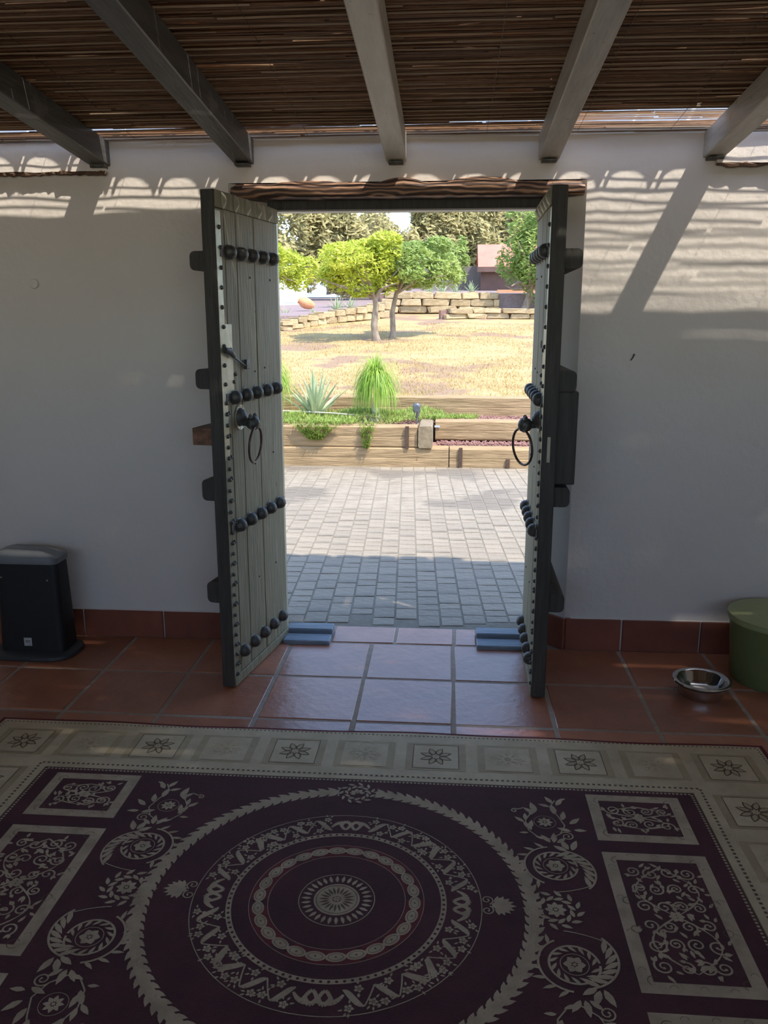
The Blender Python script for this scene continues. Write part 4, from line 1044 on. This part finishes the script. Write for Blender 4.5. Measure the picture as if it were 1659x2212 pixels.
for k, (x, y, z, rx, rz_, lab) in enumerate(((-7.2,37,4.6,2.2,3.4,'olive toned conifer at the left edge behind the white building'), (-4.6,38,4.6,2.0,3.1,'olive toned conifer behind the yellow green tree crown'),
        (-2.9,40,4.3,1.6,2.5,'shorter conifer below the patch of blue sky'), (-.9,38,4.5,1.5,2.9,'conifer right of the patch of blue sky'), (.9,39,4.7,1.7,2.8,'conifer behind the red roofed shed'),
        (3.2,40,4.6,1.8,2.6,'conifer behind the right tree'), (-1.9,43,3.9,2.0,1.9,'low conifer far behind the two lemon trees'), (-6.0,43,5.2,2.4,3.4,'tall conifer filling the gap above the white building'),
        (-3.7,44,4.7,2.0,3.0,'conifer standing back, left of the blue patch of sky'), (0.4,44,5.0,2.0,3.2,'conifer standing back behind the shrub and fence'), (2.2,44,5.2,2.2,3.4,'conifer standing back, above the red roof'))):
    tree('conifer', lab, (x,y,2.9), 1.0, (x,y,z), (rx,rx*.8,rz_), 7000, .15, 'olive_leaf', .16, group='conifers at the back', branches=7, shell=.3)
tree('shrub', 'dark green shrub at the foot of the conifers above the stone wall', (.2,31.0,2.55), .3, (.25,31,3.5), (.55,.5,.95), 2200, .08, 'green_leaf', .05)
tree('shrub', 'grey green shrub behind the terracotta jar', (-3.3,27.5,2.35), .15, (-3.3,27.5,2.55), (.85,.5,.35), 2000, .06, 'olive_leaf', .03)
# agaves on the terraces
for k, (px, py, Y, s_) in enumerate(((617,690,24,.42), (728,672,24.5,.5), (757,668,25,.42), (676,676,24,.2), (928,634,26,.36), (955,634,26.2,.42), (985,634,26,.34), (1018,632,26.4,.40))):
    p = at(px, py, Y); agave((p.x, p.y, p.z-.03), s_, 14, ('small agave on the purple gravel terrace, %s' % ('below the white building', 'right of the terracotta jar', 'just left of the lemon trunks', 'below the terracotta jar')[k]) if k < 4 else
      'small agave on top of the tall stone wall, %s from the left' % ('first','second','third','fourth')[k-4], 'agaves', False)
# terracotta jar lying on its side
p = at(662, 656, 25)
t = empty('terracotta_jar', (p.x, p.y, p.z-.16), (0,0,0)); tag(t, 'orange terracotta jar lying on its side on the terrace', 'jar')
mj = Matrix.Translation((0,0,.17)) @ Matrix.Rotation(radians(-68), 4, 'Y') @ Matrix.Rotation(.2, 4, 'X')
MB().lathe([(0,-.25), (.07,-.24), (.13,-.14), (.165,0), (.15,.12), (.10,.19), (.085,.22), (.105,.25), (.09,.25), (.07,.22), (0,.18)], 22, mtx=mj).build('jar_body', M['pot'], t, smooth=True)
# white building
t = empty('white_building', (-6.9,31.5,2.2)); tag(t, 'white garden building mostly hidden behind the left trees', 'building')
MB().box(-1.3,1.42,-1.2,1.2,-.15,.55).box(-1.3,1.42,-1.1,1.2,.55,1.45).build('wall', M['white'], t); MB().box(-1.4,1.52,-1.3,1.3,1.45,1.52).build('roof', M['white'], t)
MB().box(1.0,1.42,-1.22,-1.2,-.05,.5).build('door_panel', M['white'], t)
# fence, shed, orange wall
t = empty('boundary_fence', (3.5,33,2.4)); tag(t, 'plain dark brown boundary fence behind the stone wall', 'fence')
for k in range(8):
    x = -4.6+1.35*k; MB().box(x,x+1.33,0,.04,-.1,1.13-.0).build('fence_panel', M['fence'], t); MB().box(x-.03,x+.03,-.03,.02,-.1,1.17).build('fence_post', M['fence'], t)
t = empty('garden_shed', (1.9,31.6,2.6)); tag(t, 'small shed with a red pitched roof left of the bushy right tree', 'shed')
MB().box(-.80,1.3,0,1.6,-.3,.80).build('wall', M['brownwall'], t)
g = MB(); g.add([(-.92,-.25,.80), (1.5,-.25,.80), (1.5,.85,1.66), (-.92,.85,1.66), (-.92,-.25,.74), (1.5,-.25,.74), (1.5,.85,1.6), (-.92,.85,1.6), (-.92,1.9,.8), (1.5,1.9,.8), (-.92,1.9,.74), (1.5,1.9,.74)],
    [(0,1,2,3), (7,6,5,4), (0,4,5,1), (3,2,9,8), (6,7,10,11), (0,3,7,4), (3,8,10,7), (1,5,6,2)]); g.build('roof', M['redroof'], t)
MB().box(-.95,1.5,-.29,-.25,.62,.80).build('fascia', M['brownwall'], t)
t = MB().box(-.5,2.0,0,.15,-.2,.45).build('orange_wall', M['orange'], None, (1.95,26.8,2.0)); tag(t, 'low orange rendered wall behind the right tree trunk', 'wall')
# hills
g = MB(); v = []; n = 60
for i in range(n+1):
    a = -60+120*i/n; h_ = 20+5*noise.noise(Vector((a*.05,0,0)))+2*noise.noise(Vector((a*.2,3,0)))
    v += [(a*6-40, 300, -5), (a*6-40, 420, h_*1.6)]
g.add(v, [(2*i, 2*i+2, 2*i+3, 2*i+1) for i in range(n)]); o = g.build('hills', M['hill'], smooth=True); tag(o, kind='structure')
o = MB().box(-300,300,4.2,300,-1.2,-.6).build('ground', M['terrace']); tag(o, kind='structure')
